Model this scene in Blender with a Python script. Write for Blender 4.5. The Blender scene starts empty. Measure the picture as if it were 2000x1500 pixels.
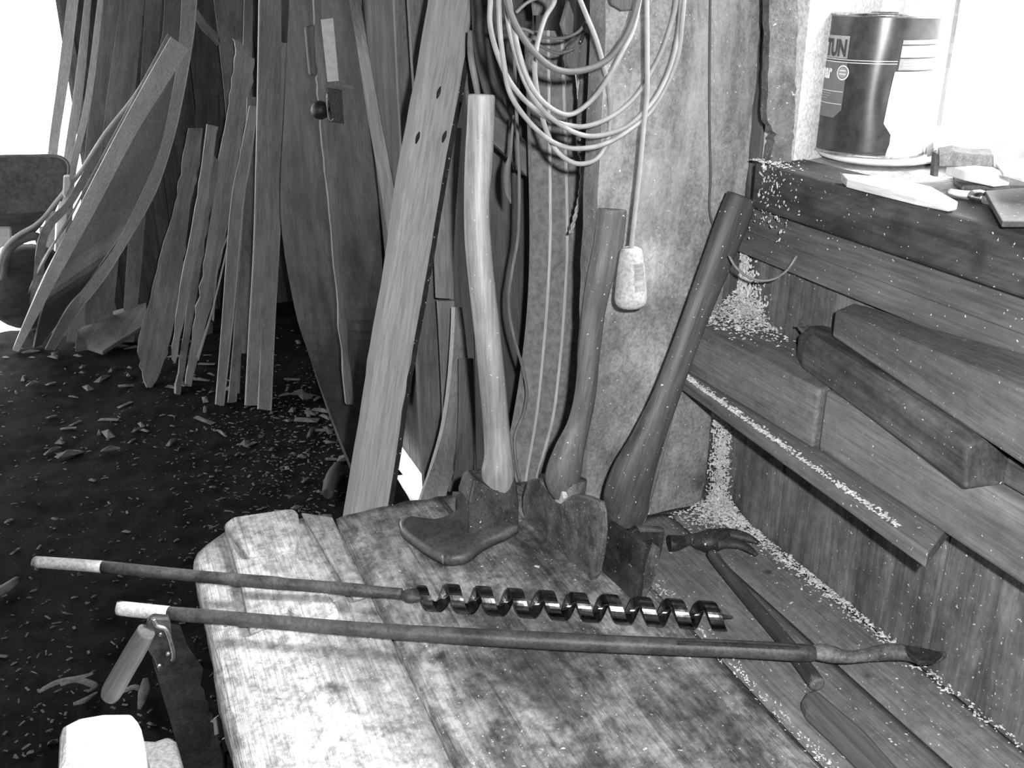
import bpy, bmesh, math, random
from mathutils import Vector, Matrix, noise
R = random.Random(7)
S = bpy.context.scene
COL = S.collection
V = Vector
# ------------------------------------------------------------------ camera
PITCH, YAW, FPX, CAMZ = math.radians(22.06), math.radians(22.2), 1950.0, 1.55
cd = bpy.data.cameras.new('camera'); cam = bpy.data.objects.new('camera', cd); COL.objects.link(cam)
cam.location = (0, 0, CAMZ); cam.rotation_euler = (math.pi/2-PITCH, 0, -YAW)
cd.sensor_width = 36; cd.lens = 36*FPX/2000; cd.clip_start = .02
S.camera = cam
# ------------------------------------------------------------------ world, flash, exposure
w = bpy.data.worlds.new('world'); S.world = w; w.use_nodes = True
bg = w.node_tree.nodes['Background']; bg.inputs[0].default_value = (1, 1, 1, 1); bg.inputs[1].default_value = 5.0
S.view_settings.view_transform = 'Standard'; S.view_settings.look = 'None'
S.view_settings.exposure = 0.0; S.view_settings.gamma = 1.0; S.view_settings.use_curve_mapping = False
S.cycles.use_denoising = True; S.cycles.max_bounces = 6; S.cycles.sample_clamp_indirect = 4
fl = bpy.data.lights.new('camera_flash', 'SPOT'); fl.energy = 110; fl.spot_size = math.radians(100); fl.spot_blend = .6
fl.shadow_soft_size = .012
flo = bpy.data.objects.new('camera_flash', fl); COL.objects.link(flo)
flo.location = (.055, -.02, CAMZ+.045); flo.rotation_euler = (math.pi/2-PITCH, 0, -YAW)
sn = bpy.data.lights.new('hazy_sun', 'SUN'); sn.energy = 7.0; sn.angle = math.radians(14)
sno = bpy.data.objects.new('hazy_sun', sn); COL.objects.link(sno)
sno.rotation_euler = V((-1.0, .38, -.95)).to_track_quat('-Z', 'Y').to_euler()
def portal(loc, rot, sx, sy):
    l = bpy.data.lights.new('portal', 'AREA'); l.shape = 'RECTANGLE'; l.size = sx; l.size_y = sy; l.cycles.is_portal = True
    o = bpy.data.objects.new('portal', l); COL.objects.link(o); o.location = loc; o.rotation_euler = rot
portal((1.1, .3, 1.72), (0, math.pi/2, 0), .8, 1.8)
portal((-2.35, 4.2, 1.1), (0, -math.pi/2, 0), 2.2, 1.8)  # portal for the added opening in the left wall
portal((-.85, 5.12, 1.1), (-math.pi/2, 0, 0), 1.3, 2.2)

# ------------------------------------------------------------------ geometry of the view (pixel of the photo -> point in the room)
cp, sp, cy, sy = math.cos(PITCH), math.sin(PITCH), math.cos(YAW), math.sin(YAW)
FWD = V((cp*sy, cp*cy, -sp))
def ray(x, y):
    l = x-1000; u = 750-y; f = FPX*cp+u*sp
    return V((l*cy+f*sy, -l*sy+f*cy, u*cp-FPX*sp))
def W(x, y, X=None, Y=None, Z=None):
    r = ray(x, y)
    t = X/r.x if X is not None else Y/r.y if Y is not None else (Z-CAMZ)/r.z
    return V((0, 0, CAMZ))+r*t
def px2m(p, n): return n*(p-V((0, 0, CAMZ))).dot(FWD)/FPX

# ------------------------------------------------------------------ materials
def nt(m):
    m.use_nodes = True; t = m.node_tree; return t, t.nodes, t.links
def g(v): return (v, v, v, 1)
def _noise(N, L, src, scale, detail=6, rough=.6, dist=0):
    n = N.new('ShaderNodeTexNoise'); n.inputs['Scale'].default_value = scale; n.inputs['Detail'].default_value = detail
    n.inputs['Roughness'].default_value = rough; n.inputs['Distortion'].default_value = dist; L.new(src, n.inputs['Vector']); return n.outputs['Fac']
def _ramp(N, L, src, stops):
    r = N.new('ShaderNodeValToRGB'); e = r.color_ramp.elements
    while len(e) < len(stops): e.new(.5)
    for k, (p, v) in enumerate(stops): e[k].position = p; e[k].color = g(v)
    L.new(src, r.inputs[0]); return r.outputs[0]
def _mix(N, L, mode, fac, a, b):
    m = N.new('ShaderNodeMix'); m.data_type = 'RGBA'; m.blend_type = mode
    if isinstance(fac, (int, float)): m.inputs[0].default_value = fac
    else: L.new(fac, m.inputs[0])
    for k, s in ((6, a), (7, b)):
        if isinstance(s, (int, float)): m.inputs[k].default_value = g(s)
        else: L.new(s, m.inputs[k])
    return m.outputs[2]
MATS = {}
def _scale(N, L, src, k):
    m = N.new('ShaderNodeMath'); m.operation = 'MULTIPLY'; L.new(src, m.inputs[0]); m.inputs[1].default_value = k; return m.outputs[0]
def mat(name, dark, light, kind='wood', rough=.75, metal=0., stain=.0, specks=.0, bump=.25, scale=1., worn=0., spec=.35, seed=0., blobs=(), wornv=None, crack=0.):
    if name in MATS: return MATS[name]
    m = bpy.data.materials.new(name); T, N, L = nt(m)
    b = N['Principled BSDF']; b.inputs['Roughness'].default_value = rough; b.inputs['Metallic'].default_value = metal
    b.inputs['Specular IOR Level'].default_value = spec
    tc = N.new('ShaderNodeTexCoord'); oi = N.new('ShaderNodeObjectInfo')
    ad = N.new('ShaderNodeVectorMath'); ad.operation = 'MULTIPLY_ADD'; L.new(oi.outputs['Random'], ad.inputs[0]); ad.inputs[1].default_value = (7, 5, 3)
    L.new(tc.outputs['Object'], ad.inputs[2]); P = ad.outputs[0]
    def mp(s):
        q = N.new('ShaderNodeMapping'); q.inputs['Scale'].default_value = s; q.inputs['Location'].default_value = (seed, seed, 0); L.new(P, q.inputs['Vector']); return q.outputs[0]
    mid = (dark+light)/2
    if kind == 'wood':
        a = _noise(N, L, mp((1.6*scale, 26*scale, 26*scale)), 1, 5, .65, .6)
        c = _ramp(N, L, a, ((.3, dark), (.5, mid), (.72, light)))
        f = _noise(N, L, mp((14, 240, 240)), 1, 3, .6)
        c = _mix(N, L, 'MULTIPLY', .55, c, _ramp(N, L, f, ((.32, .45), (.62, 1.1))))
        bs = f
    else:
        a = _noise(N, L, mp((22*scale,)*3), 1, 8, .7, .3)
        c = _ramp(N, L, a, ((.32, dark), (.52, mid), (.7, light)))
        f = _noise(N, L, mp((210*scale,)*3), 1, 4, .7)
        c = _mix(N, L, 'MULTIPLY', .6, c, _ramp(N, L, f, ((.35, .4), (.6, 1.15))))
        bs = f
    if stain:
        s = _noise(N, L, mp((5, 11, 11)), 1, 7, .7, .4)
        c = _mix(N, L, 'MULTIPLY', stain, c, _ramp(N, L, s, ((.42, .12), (.58, 1.0))))
    if worn:   # pale worn or limewashed patches
        s = _noise(N, L, mp((2.2, 7, 7)), 1, 9, .75, .5)
        c = _mix(N, L, 'MIX', _ramp(N, L, s, ((.5, 0), (.66, worn))), c, wornv or min(.75, light*2.2))
    if crack:   # dark drying cracks along the grain
        s = _noise(N, L, mp((.9, 34, 34)), 1, 4, .55, .35)
        c = _mix(N, L, 'MULTIPLY', 1.0, c, _ramp(N, L, s, ((.30, 1-crack), (.345, 1.0))))
        s = _noise(N, L, mp((60, 60, 60)), 1, 6, .75)
        c = _mix(N, L, 'MULTIPLY', crack, c, _ramp(N, L, s, ((.38, .3), (.58, 1.2))))
    for bx, by, bz, rad_, dk in blobs:   # stains, knots and painted light falloff at their own places on the piece
        gp = N.new('ShaderNodeNewGeometry'); ds = N.new('ShaderNodeVectorMath'); ds.operation = 'DISTANCE'; L.new(gp.outputs['Position'], ds.inputs[0]); ds.inputs[1].default_value = (bx, by, bz)
        nz = _noise(N, L, gp.outputs['Position'], 14 if rad_ > .04 else 60, 8, .75)
        am = N.new('ShaderNodeMath'); am.operation = 'MULTIPLY_ADD'; L.new(nz, am.inputs[0]); am.inputs[1].default_value = rad_*2.6; L.new(ds.outputs['Value'], am.inputs[2])
        c = _mix(N, L, 'MULTIPLY', 1.0, c, _ramp(N, L, _scale(N, L, am.outputs[0], 1/(rad_*3.2)), ((.42, dk), (.8, 1.0))))
    if specks:
        s = _noise(N, L, mp((210, 210, 210)), 1, 2, .5)
        c = _mix(N, L, 'MIX', _ramp(N, L, s, ((.715-.03*specks, 0), (.735-.03*specks, 1))), c, .6)
    L.new(c, b.inputs['Base Color'])
    bp = N.new('ShaderNodeBump'); bp.inputs['Strength'].default_value = bump; bp.inputs['Distance'].default_value = .004
    L.new(bs, bp.inputs['Height']); L.new(bp.outputs[0], b.inputs['Normal'])
    if metal:
        L.new(_ramp(N, L, a, ((.35, rough*.7), (.65, min(1, rough*1.5)))), b.inputs['Roughness'])
    MATS[name] = m; return m
def flat(name, v, rough=.6, metal=0., spec=.4):
    if name in MATS: return MATS[name]
    m = bpy.data.materials.new(name); T, N, L = nt(m); b = N['Principled BSDF']
    b.inputs['Roughness'].default_value = rough; b.inputs['Metallic'].default_value = metal; b.inputs['Specular IOR Level'].default_value = spec
    tc = N.new('ShaderNodeTexCoord'); a = _noise(N, L, tc.outputs['Object'], 60, 5, .6)
    L.new(_ramp(N, L, a, ((.3, v*.82), (.7, min(1, v*1.15)))), b.inputs['Base Color'])
    MATS[name] = m; return m

# ------------------------------------------------------------------ mesh helpers
def tag(o, label=None, cat=None, group=None, kind=None):
    if label: o['label'] = label
    if cat: o['category'] = cat
    if group: o['group'] = group
    if kind: o['kind'] = kind
    return o
def link(name, vs, fs, m, axis=None, origin=None, parent=None, smooth=False, bevel=0, up=None, mats=None, fmi=None):
    """one mesh object; local X runs along axis so that the grain follows the piece"""
    if origin is None: origin = min(vs, key=lambda q: q.z)
    ax = (axis or V((1, 0, 0))).normalized()
    u = up or (V((0, 0, 1)) if abs(ax.z) < .9 else V((0, -1, 0)))
    yv = u.cross(ax).normalized(); zv = ax.cross(yv)
    M = Matrix((ax, yv, zv)).transposed().to_4x4(); M.translation = origin
    Mi = M.inverted()
    me = bpy.data.meshes.new(name); me.from_pydata([Mi @ V(q) for q in vs], [], fs); me.validate()
    bm = bmesh.new(); bm.from_mesh(me); bmesh.ops.recalc_face_normals(bm, faces=bm.faces); bm.to_mesh(me); bm.free()
    for k in (mats or [m]): me.materials.append(k)
    if fmi:
        for f, i in zip(me.polygons, fmi): f.material_index = i
    if smooth:
        for f in me.polygons: f.use_smooth = True
    o = bpy.data.objects.new(name, me); COL.objects.link(o)
    if parent: o.parent = parent; o.matrix_parent_inverse = parent_inv[parent.name]
    o.matrix_basis = M
    parent_inv[o.name] = M.inverted() if not parent else M.inverted()
    if bevel:
        b = o.modifiers.new('bevel', 'BEVEL'); b.width = bevel; b.segments = 2; b.limit_method = 'ANGLE'; b.angle_limit = math.radians(40)
        if smooth: pass
    return o
parent_inv = {}
def empty(name, loc, label=None, cat=None, group=None):
    o = bpy.data.objects.new(name, None); COL.objects.link(o); o.location = loc; o.empty_display_size = .05
    parent_inv[o.name] = Matrix.Translation(loc).inverted()
    return tag(o, label, cat, group)
def crs(pts, n):
    """Catmull-Rom through a list of tuples/vectors"""
    out = []; k = len(pts)
    if k < 3: 
        return [pts[0]+(pts[-1]-pts[0])*(i/n) for i in range(n+1)]
    for i in range(k-1):
        a, b, c, d = pts[max(0, i-1)], pts[i], pts[i+1], pts[min(k-1, i+2)]
        for j in range(n):
            t = j/n
            out.append(.5*((2*b)+(c-a)*t+(2*a-5*b+4*c-d)*t*t+(3*b-a-3*c+d)*t**3))
    out.append(pts[-1]); return out
def tube(name, pts, rad, m, sides=12, n=6, parent=None, flat_=1., fdir=None, cap=True, smooth=True, only=False, twist=0.):
    """pts: points, rad: radii; flat_: ratio of the section across fdir"""
    pr = [V((*p, 0)).to_4d() for p in pts]
    q = crs([Vector((p[0], p[1], p[2], r)) for p, r in zip(pts, rad)], n) if n > 1 else [Vector((p[0], p[1], p[2], r)) for p, r in zip(pts, rad)]
    vs, fs = [], []; prev = None; K = len(q)
    for i, e in enumerate(q):
        p = V(e[:3]); a = V(q[max(0, i-1)][:3]); b = V(q[min(K-1, i+1)][:3]); t = (b-a).normalized()
        if fdir is not None: u = (fdir-t*fdir.dot(t)).normalized()
        else:
            u = prev if prev is not None else (V((0, 0, 1)) if abs(t.z) < .8 else V((1, 0, 0)))
            u = (u-t*u.dot(t)).normalized()
        prev = u; s = t.cross(u)
        for j in range(sides):
            an = 2*math.pi*j/sides + twist*i/K
            vs.append(p+s*(math.cos(an)*e[3])+u*(math.sin(an)*e[3]*flat_))
    for i in range(K-1):
        for j in range(sides):
            fs.append((i*sides+j, i*sides+(j+1) % sides, (i+1)*sides+(j+1) % sides, (i+1)*sides+j))
    if cap: fs.append(tuple(range(sides))); fs.append(tuple((K-1)*sides+j for j in range(sides)))
    if only: return vs, fs
    o = link(name, vs, fs, m, axis=V(q[-1][:3])-V(q[0][:3]), origin=V(q[-1][:3]) if q[-1][2] < q[0][2] else V(q[0][:3]), parent=parent, smooth=smooth)
    if smooth and cap:
        for f in o.data.polygons[-2:]: f.use_smooth = False
    return o
def join(*parts):
    vs, fs = [], []
    for a, b in parts:
        k = len(vs); vs += a; fs += [tuple(i+k for i in f) for f in b]
    return vs, fs
def box(c0, c1):
    x0, y0, z0 = c0; x1, y1, z1 = c1
    return [V(p) for p in ((x0, y0, z0), (x1, y0, z0), (x1, y1, z0), (x0, y1, z0), (x0, y0, z1), (x1, y0, z1), (x1, y1, z1), (x0, y1, z1))], \
        [(0, 1, 2, 3), (4, 5, 6, 7), (0, 1, 5, 4), (1, 2, 6, 5), (2, 3, 7, 6), (3, 0, 4, 7)]
def slab(Lp, Rp, th, n=6, across=2, rag=0., wav=0., seed=0, back=None):
    """a board through pairs of edge points; thickness grows away from the viewer"""
    Lq, Rq = crs(Lp, n), crs(Rp, n); K = len(Lq); vs, fs = [], []
    for i in range(K):
        a = Lq[max(0, i-1)]; b = Lq[min(K-1, i+1)]; t = (b-a).normalized(); d = (Rq[i]-Lq[i])
        nn = t.cross(d.normalized()).normalized()
        if nn.dot(FWD) < 0: nn = -nn
        if back is not None: nn = back
        dn = d.normalized(); pos = i*.13+seed*9.7
        l = Lq[i]+dn*rag*noise.noise(V((pos*7, seed, 0)))*2; r = Rq[i]+dn*rag*noise.noise(V((pos*7, seed+5, 3)))*2
        ww = nn*wav*noise.noise(V((pos, 1.7, seed)))
        for k in (0, 1):
            for j in range(across+1):
                vs.append(l+(r-l)*(j/across)+nn*th*k+ww)
    c = across+1; st = 2*c
    for i in range(K-1):
        o = i*st
        for j in range(across):
            fs.append((o+j, o+j+1, o+st+j+1, o+st+j)); fs.append((o+c+j, o+st+c+j, o+st+c+j+1, o+c+j+1))
        fs.append((o, o+st, o+st+c, o+c)); fs.append((o+across, o+c+across, o+st+c+across, o+st+across))
    for o in (0, (K-1)*st):
        for j in range(across): fs.append((o+j, o+j+1, o+c+j+1, o+c+j))
    return vs, fs
def prism(name, outline, off, m, parent=None, bevel=0, axis=None, smooth=False):
    n = len(outline); vs = [V(p) for p in outline]+[V(p)+off for p in outline]
    fs = [tuple(range(n)), tuple(range(n, 2*n))]+[(i, (i+1) % n, n+(i+1) % n, n+i) for i in range(n)]
    return link(name, vs, fs, m, axis=axis, parent=parent, bevel=bevel, smooth=smooth)
def lathe(prof, c, ax, sides=24, squash=1., cap=True):
    ax = ax.normalized(); u = (V((1, 0, 0)) if abs(ax.x) < .8 else V((0, 1, 0))); u = (u-ax*u.dot(ax)).normalized(); s = ax.cross(u)
    vs, fs = [], []
    for h, r in prof:
        for j in range(sides):
            a = 2*math.pi*j/sides; vs.append(c+ax*h+u*r*math.cos(a)+s*r*squash*math.sin(a))
    for i in range(len(prof)-1):
        for j in range(sides): fs.append((i*sides+j, i*sides+(j+1) % sides, (i+1)*sides+(j+1) % sides, (i+1)*sides+j))
    if cap: fs.append(tuple(range(sides))); fs.append(tuple((len(prof)-1)*sides+j for j in range(sides)))
    return vs, fs

# ------------------------------------------------------------------ the setting
M_WALL = mat('old_wall_wood', .09, .25, stain=.5, specks=.2, worn=.25, crack=.3)
M_WALLD = mat('dark_wall_wood', .06, .18, stain=.4)
M_BEAM = mat('sill_beam_wood', .02, .13, stain=.7, specks=.15, scale=.45, blobs=((.818, .86, 1.29, .02, .4), (.818, 1.02, 1.29, .02, .4), (.818, .74, 1.285, .015, .4)))
M_RAIL = mat('wall_rail_wood', .07, .17, stain=.3, specks=.3)
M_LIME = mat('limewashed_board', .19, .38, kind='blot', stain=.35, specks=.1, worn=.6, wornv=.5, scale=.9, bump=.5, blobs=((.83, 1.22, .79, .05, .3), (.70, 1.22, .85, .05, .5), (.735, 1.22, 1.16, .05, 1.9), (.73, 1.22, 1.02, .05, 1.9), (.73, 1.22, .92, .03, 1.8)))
M_BARK = mat('rough_post', .05, .19, kind='blot', specks=.4, bump=.8, worn=.3)
M_PLAS = mat('white_plaster', .62, .8, kind='blot', specks=.0, bump=.2)
M_DIRT = mat('dark_earth', .004, .03, kind='blot', bump=.6, scale=.6, rough=.95, spec=.1)
M_SNOW = mat('bright_ground', .75, .85, kind='blot', rough=.9)
def struct(name, v, f, m, **k):
    o = link(name, v, f, m, **k); o['kind'] = 'structure'; return o
# floor: uneven earth
def grid(x0, x1, y0, y1, nx, ny, fz):
    vs = [V((x0+(x1-x0)*i/nx, y0+(y1-y0)*j/ny, 0)) for j in range(ny+1) for i in range(nx+1)]
    for q in vs: q.z = fz(q.x, q.y)
    return vs, [(j*(nx+1)+i, j*(nx+1)+i+1, (j+1)*(nx+1)+i+1, (j+1)*(nx+1)+i) for j in range(ny) for i in range(nx)]
def fz(x, y): return .022*noise.noise(V((x*3, y*3, 0)))+.010*noise.noise(V((x*14, y*14, 3)))-.004
fv, ff = grid(-2.3, .88, -1.6, 5.06, 110, 220, fz)
def in_hole(p): return p.x > .79+.03*noise.noise(V((p.y*9, 0, 2))) and 2.72 < p.y+.05*noise.noise(V((p.x*20, 3, 0))) < 3.3
ff = [f for f in ff if not any(in_hole(fv[i]) for i in f)]
struct('floor', fv, ff, M_DIRT, origin=V((0, 0, 0)), smooth=True)
struct('ground', *box((.70, 2.3, -.3), (4.5, 3.9, -.10)), M_SNOW, origin=V((1.5, 3, -.1)))
struct('ground', *box((-9, 5.15, -.2), (6, 22, -.02)), M_SNOW, origin=V((0, 10, 0)))
struct('ceiling', *box((-2.4, -1.7, 2.35), (1.3, 5.2, 2.4)), M_WALLD, origin=V((0, 0, 2.35)))
struct('wall_left', *join(box((-2.4, -1.7, -.1), (-2.3, 3.3, 2.35)), box((-2.4, 3.3, 2.2), (-2.3, 5.2, 2.35))), M_WALLD, origin=V((-2.3, 0, 0)))  # unseen opening at the far end, added to bring daylight onto the left boards
struct('ground', *box((-9, 2.6, -.2), (-2.3, 5.15, -.02)), M_SNOW, origin=V((-5, 4, 0)))
struct('wall_front', *box((-2.3, -1.7, -.1), (1.3, -1.6, 2.35)), M_WALLD, origin=V((0, -1.6, 0)))
# right wall: vertical boards, window opening Y -.7 .. 1.15, z > 1.31
def vboards(X0, X1, y0, y1, z0, z1, seed, edges=None):
    rr = random.Random(seed); y = y0; P = []
    ys = edges or []
    if not ys:
        ys = [y0]
        while ys[-1] < y1-.1: ys.append(min(y1, ys[-1]+rr.uniform(.13, .21)))
        ys[-1] = y1
    for a, b in zip(ys, ys[1:]):
        d = rr.uniform(0, .004)
        P.append(box((X0+d, a+.0015, z0), (X1, b-.0015, z1)))
    return join(*P)
lowv, lowf = vboards(.87, .90, -.8, 1.45, -.05, 1.31, 3, [-.8, -.62, -.45, -.3, -.13, .05, .2, .37, .55, .757, .95, 1.072, 1.22, 1.45])
back_plate = box((.9, -1.6, -.1), (.93, 1.45, 1.31))
struct('wall_right', *join((lowv, lowf), back_plate), M_WALL, axis=V((0, 0, 1)), up=V((0, 1, 0)), origin=V((.87, 0, 0)))
# right wall beyond the corner, with a ragged hole at its foot
bv = [vboards(.87, .90, 1.45, 2.9, -.05, 2.35, 5), vboards(.87, .90, 2.9, 3.35, -.03, 2.35, 6), vboards(.87, .90, 3.35, 5.1, -.05, 2.35, 8)]
bv += [vboards(.87, 1.2, 1.2, 1.45, 1.31, 2.35, 9), vboards(.87, .93, -1.6, -.8, 1.31, 2.35, 10), vboards(.87, 1.15, -.8, 1.2, 2.12, 2.35, 11)]
struct('wall_right', *join(*bv), M_WALLD, axis=V((0, 0, 1)), up=V((0, 1, 0)), origin=V((.87, 1.45, 0)))
# back wall with a doorway on the left
def xboards(Y0, Y1, x0, x1, z0, z1, seed):
    rr = random.Random(seed); xs = [x0]
    while xs[-1] < x1-.1: xs.append(min(x1, xs[-1]+rr.uniform(.12, .2)))
    xs[-1] = x1
    return join(*[box((a+.002, Y0+rr.uniform(0, .006), z0), (b-.002, Y1, z1)) for a, b in zip(xs, xs[1:])])
struct('wall_back', *join(xboards(5.05, 5.1, -.05, .9, -.05, 2.35, 1), box((-.05, 5.1, -.05), (.9, 5.13, 2.35)), box((-2.3, 5.1, -.05), (-1.5, 5.13, 2.35)), xboards(5.05, 5.1, -2.3, -1.5, -.05, 2.35, 2), box((-1.5, 5.05, 2.2), (-.05, 5.1, 2.35))), M_WALLD,
       axis=V((0, 0, 1)), up=V((0, 1, 0)), origin=V((0, 5.05, 0)))
struct('trim_3', *box((-.08, 4.98, 0), (-.03, 5.1, 2.2)), M_WALL, axis=V((0, 0, 1)), origin=V((-.2, 5, 0)))
# limewashed board wall closing the bench corner
def lime():
    Lp = [W(1150, 1000, Y=1.225), W(1150, 700, Y=1.225), W(1147, 300, Y=1.225), W(1140, -30, Y=1.225)]
    vs = []
    Lx = [(.622, .75), (.622, .9), (.624, 1.1), (.627, 1.3), (.630, 1.56), (.630, 2.3)]
    Rx = [(.832, .752), (.838, .8), (.84, .95), (.842, 1.12), (.866, 1.2), (.868, 1.56), (.868, 2.3)]
    def at(L, z):
        for (a, za), (b, zb) in zip(L, L[1:]):
            if za <= z <= zb: return a+(b-a)*(z-za)/(zb-za)
        return L[0][0] if z < L[0][1] else L[-1][0]
    n, c = 60, 14; fs = []
    for k in (0, 1):
        for i in range(n+1):
            z = .752+(2.3-.752)*(i/n)**1.3
            l, r = at(Lx, z)+.003*noise.noise(V((z*20, 0, 0))), at(Rx, z)+.004*noise.noise(V((z*25, 4, 0)))
            for j in range(c+1):
                x = l+(r-l)*j/c
                vs.append(V((x, 1.222+.045*k+.003*noise.noise(V((x*20, z*6, 1))), z)))
    st = c+1; o2 = (n+1)*st
    for i in range(n):
        for j in range(c):
            a = i*st+j; fs.append((a, a+1, a+st+1, a+st)); fs.append((o2+a, o2+a+st, o2+a+st+1, o2+a+1))
        fs.append((i*st, (i+1)*st, o2+(i+1)*st, o2+i*st)); fs.append((i*st+c, o2+i*st+c, o2+(i+1)*st+c, (i+1)*st+c))
    for j in range(c): fs.append((j, j+1, o2+j+1, o2+j)); fs.append((n*st+j, n*st+j+1, o2+n*st+j+1, o2+n*st+j))
    return vs, fs
o = struct('wall_divider', *lime(), M_LIME, axis=V((0, 0, 1)), up=V((0, 1, 0)), origin=V((.7, 1.222, .75)), smooth=False)
# window post with ragged bark
ys_ = (-30, 60, 130, 200, 235, 262, 300, 350, 405, 428)
Lp = [W(x, y, Y=1.122) for x, y in zip((1500, 1503, 1502, 1498, 1499, 1512, 1508, 1500, 1496, 1508), ys_)]
Rp = [W(x, y, Y=1.122) for x, y in zip((1560, 1557, 1555, 1553, 1551, 1549, 1546, 1548, 1552, 1556), ys_)]
struct('trim_4', *slab(Lp, Rp, .014, n=5, across=5, rag=.0022, wav=.002, seed=3), M_BARK, axis=V((0, 0, 1)), up=V((0, 1, 0)))
# sill and beams
struct('trim_1', *box((.818, -.8, 1.26), (.9, 1.137, 1.321)), M_BEAM, axis=V((0, 1, 0)), origin=V((.82, 0, 1.26)), bevel=.004)
struct('trim_2', *join(box((.845, -.8, 1.2145), (.87, 1.2, 1.2585)), box((.848, -.8, 1.18), (.87, 1.215, 1.2135))), M_RAIL, axis=V((0, 1, 0)), origin=V((.85, 0, 1.18)), bevel=.001)
M_SILL = mat('dusty_sill', .3, .55, kind='blot', specks=.3)
struct('window_1', *box((.9, -.8, 1.25), (1.15, 1.22, 1.318)), M_SILL, origin=V((.95, 0, 1.3)))
# splayed plaster reveal
rv = [V((.875, 1.128, 1.31)), V((.92, 1.145, 1.31)), V((1.07, 1.2, 1.31)), V((1.07, 1.26, 1.31)), V((.875, 1.2, 1.31))]
o = prism('window_2', rv, V((0, 0, .85)), M_PLAS, bevel=.001, axis=V((0, 0, 1))); o['kind'] = 'structure'
M_FRAME = flat('white_frame_paint', .8, .4)
fr = join(box((1.05, 1.10, 1.318), (1.09, 1.18, 2.12)), box((1.045, 1.13, 1.318), (1.06, 1.145, 2.12)), box((1.05, -.8, 1.318), (1.09, 1.1, 1.36)), box((1.05, -.8, 2.06), (1.09, 1.1, 2.12)), box((1.05, -.8, 1.36), (1.09, -.74, 2.06)), box((1.055, .16, 1.36), (1.085, .2, 2.06)))
struct('window_3', *fr, M_FRAME, origin=V((1.06, 0, 1.32)))
gm = bpy.data.materials.new('window_glass'); T, N, L = nt(gm)
tr = N.new('ShaderNodeBsdfTransparent'); gl = N.new('ShaderNodeBsdfGlossy'); gl.inputs['Roughness'].default_value = .02; mx = N.new('ShaderNodeMixShader'); mx.inputs[0].default_value = .05
L.new(tr.outputs[0], mx.inputs[1]); L.new(gl.outputs[0], mx.inputs[2]); L.new(mx.outputs[0], N['Material Output'].inputs[0])
struct('window_4', *join(box((1.068, -.74, 1.36), (1.072, .16, 2.06)), box((1.068, .2, 1.36), (1.072, 1.1, 2.06))), gm, origin=V((1.07, 0, 1.36)))

# ------------------------------------------------------------------ workbench
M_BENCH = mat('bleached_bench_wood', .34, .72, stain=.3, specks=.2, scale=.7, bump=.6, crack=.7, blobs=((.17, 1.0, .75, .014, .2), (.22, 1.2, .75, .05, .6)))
M_BENCHM = mat('stained_shaded_bench_wood', .26, .62, stain=.8, specks=.3, scale=.7, bump=.6, crack=.7, blobs=((.56, 1.2, .75, .11, .28), (.44, .98, .75, .10, .4), (.56, .80, .75, .12, .35), (.42, .70, .75, .07, .4), (.31, 1.0, .75, .016, .25)))  # dark blobs: stains and a knot, with some light falloff painted in
M_BENCHR = mat('dirty_bench_wood', .10, .30, stain=.45, specks=.5, scale=.7, bump=.4)
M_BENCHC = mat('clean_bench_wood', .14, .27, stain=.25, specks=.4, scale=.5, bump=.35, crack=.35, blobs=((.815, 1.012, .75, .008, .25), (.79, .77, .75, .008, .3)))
bench = empty('workbench', (.45, .6, 0), 'heavy old plank workbench with a worn bleached left end', 'workbench')
def plank(x0, x1, y0, y1, seed, m, z=.75, th=.055, lr=0., endr=.01, wedge=None):
    nx, ny = max(4, int((x1-x0)/.015)), 90; vs, fs = [], []
    for k in (0, 1):
        for j in range(ny+1):
            t = j/ny; y = y0+(y1-y0)*t
            a = x0+lr*(noise.noise(V((y*9, seed, 0)))+.6*noise.noise(V((y*30, seed, 4)))); b = x1
            if wedge: a, b = wedge(a, b, y)
            for i in range(nx+1):
                s = i/nx; x = a+(b-a)*s
                yy = y+(endr*(noise.noise(V((x*22, seed, 8)))+.5*noise.noise(V((x*70, seed, 8)))) if j == ny else 0)
                zz = z+.0022*noise.noise(V((x*12, y*3, seed)))
                zz -= .004*max(0, 1-min(x-a, b-x)/.004)
                vs.append(V((x, yy, zz-k*th)))
    st = nx+1; o2 = (ny+1)*st
    for j in range(ny):
        for i in range(nx):
            q = j*st+i; fs.append((q, q+1, q+st+1, q+st)); fs.append((o2+q, o2+q+st, o2+q+st+1, o2+q+1))
        fs.append((j*st, (j+1)*st, o2+(j+1)*st, o2+j*st)); fs.append((j*st+nx, o2+j*st+nx, o2+(j+1)*st+nx, (j+1)*st+nx))
    for i in range(nx): fs.append((i, o2+i, o2+i+1, i+1)); fs.append((ny*st+i, ny*st+i+1, o2+ny*st+i+1, o2+ny*st+i))
    return link('bench_plank', vs, fs, m, axis=V((0, 1, 0)), origin=V((x0, y0, z)), parent=bench, smooth=True)
def w1(a, b, y):   # worn round far corner of the outer plank
    if y > 1.36: a += .05*((y-1.36)/.07)**2
    return a, b
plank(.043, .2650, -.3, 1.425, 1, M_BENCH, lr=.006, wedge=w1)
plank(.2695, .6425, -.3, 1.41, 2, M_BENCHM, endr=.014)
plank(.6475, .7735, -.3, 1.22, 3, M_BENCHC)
plank(.7765, .868, -.3, 1.222, 4, M_BENCHC)
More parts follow.
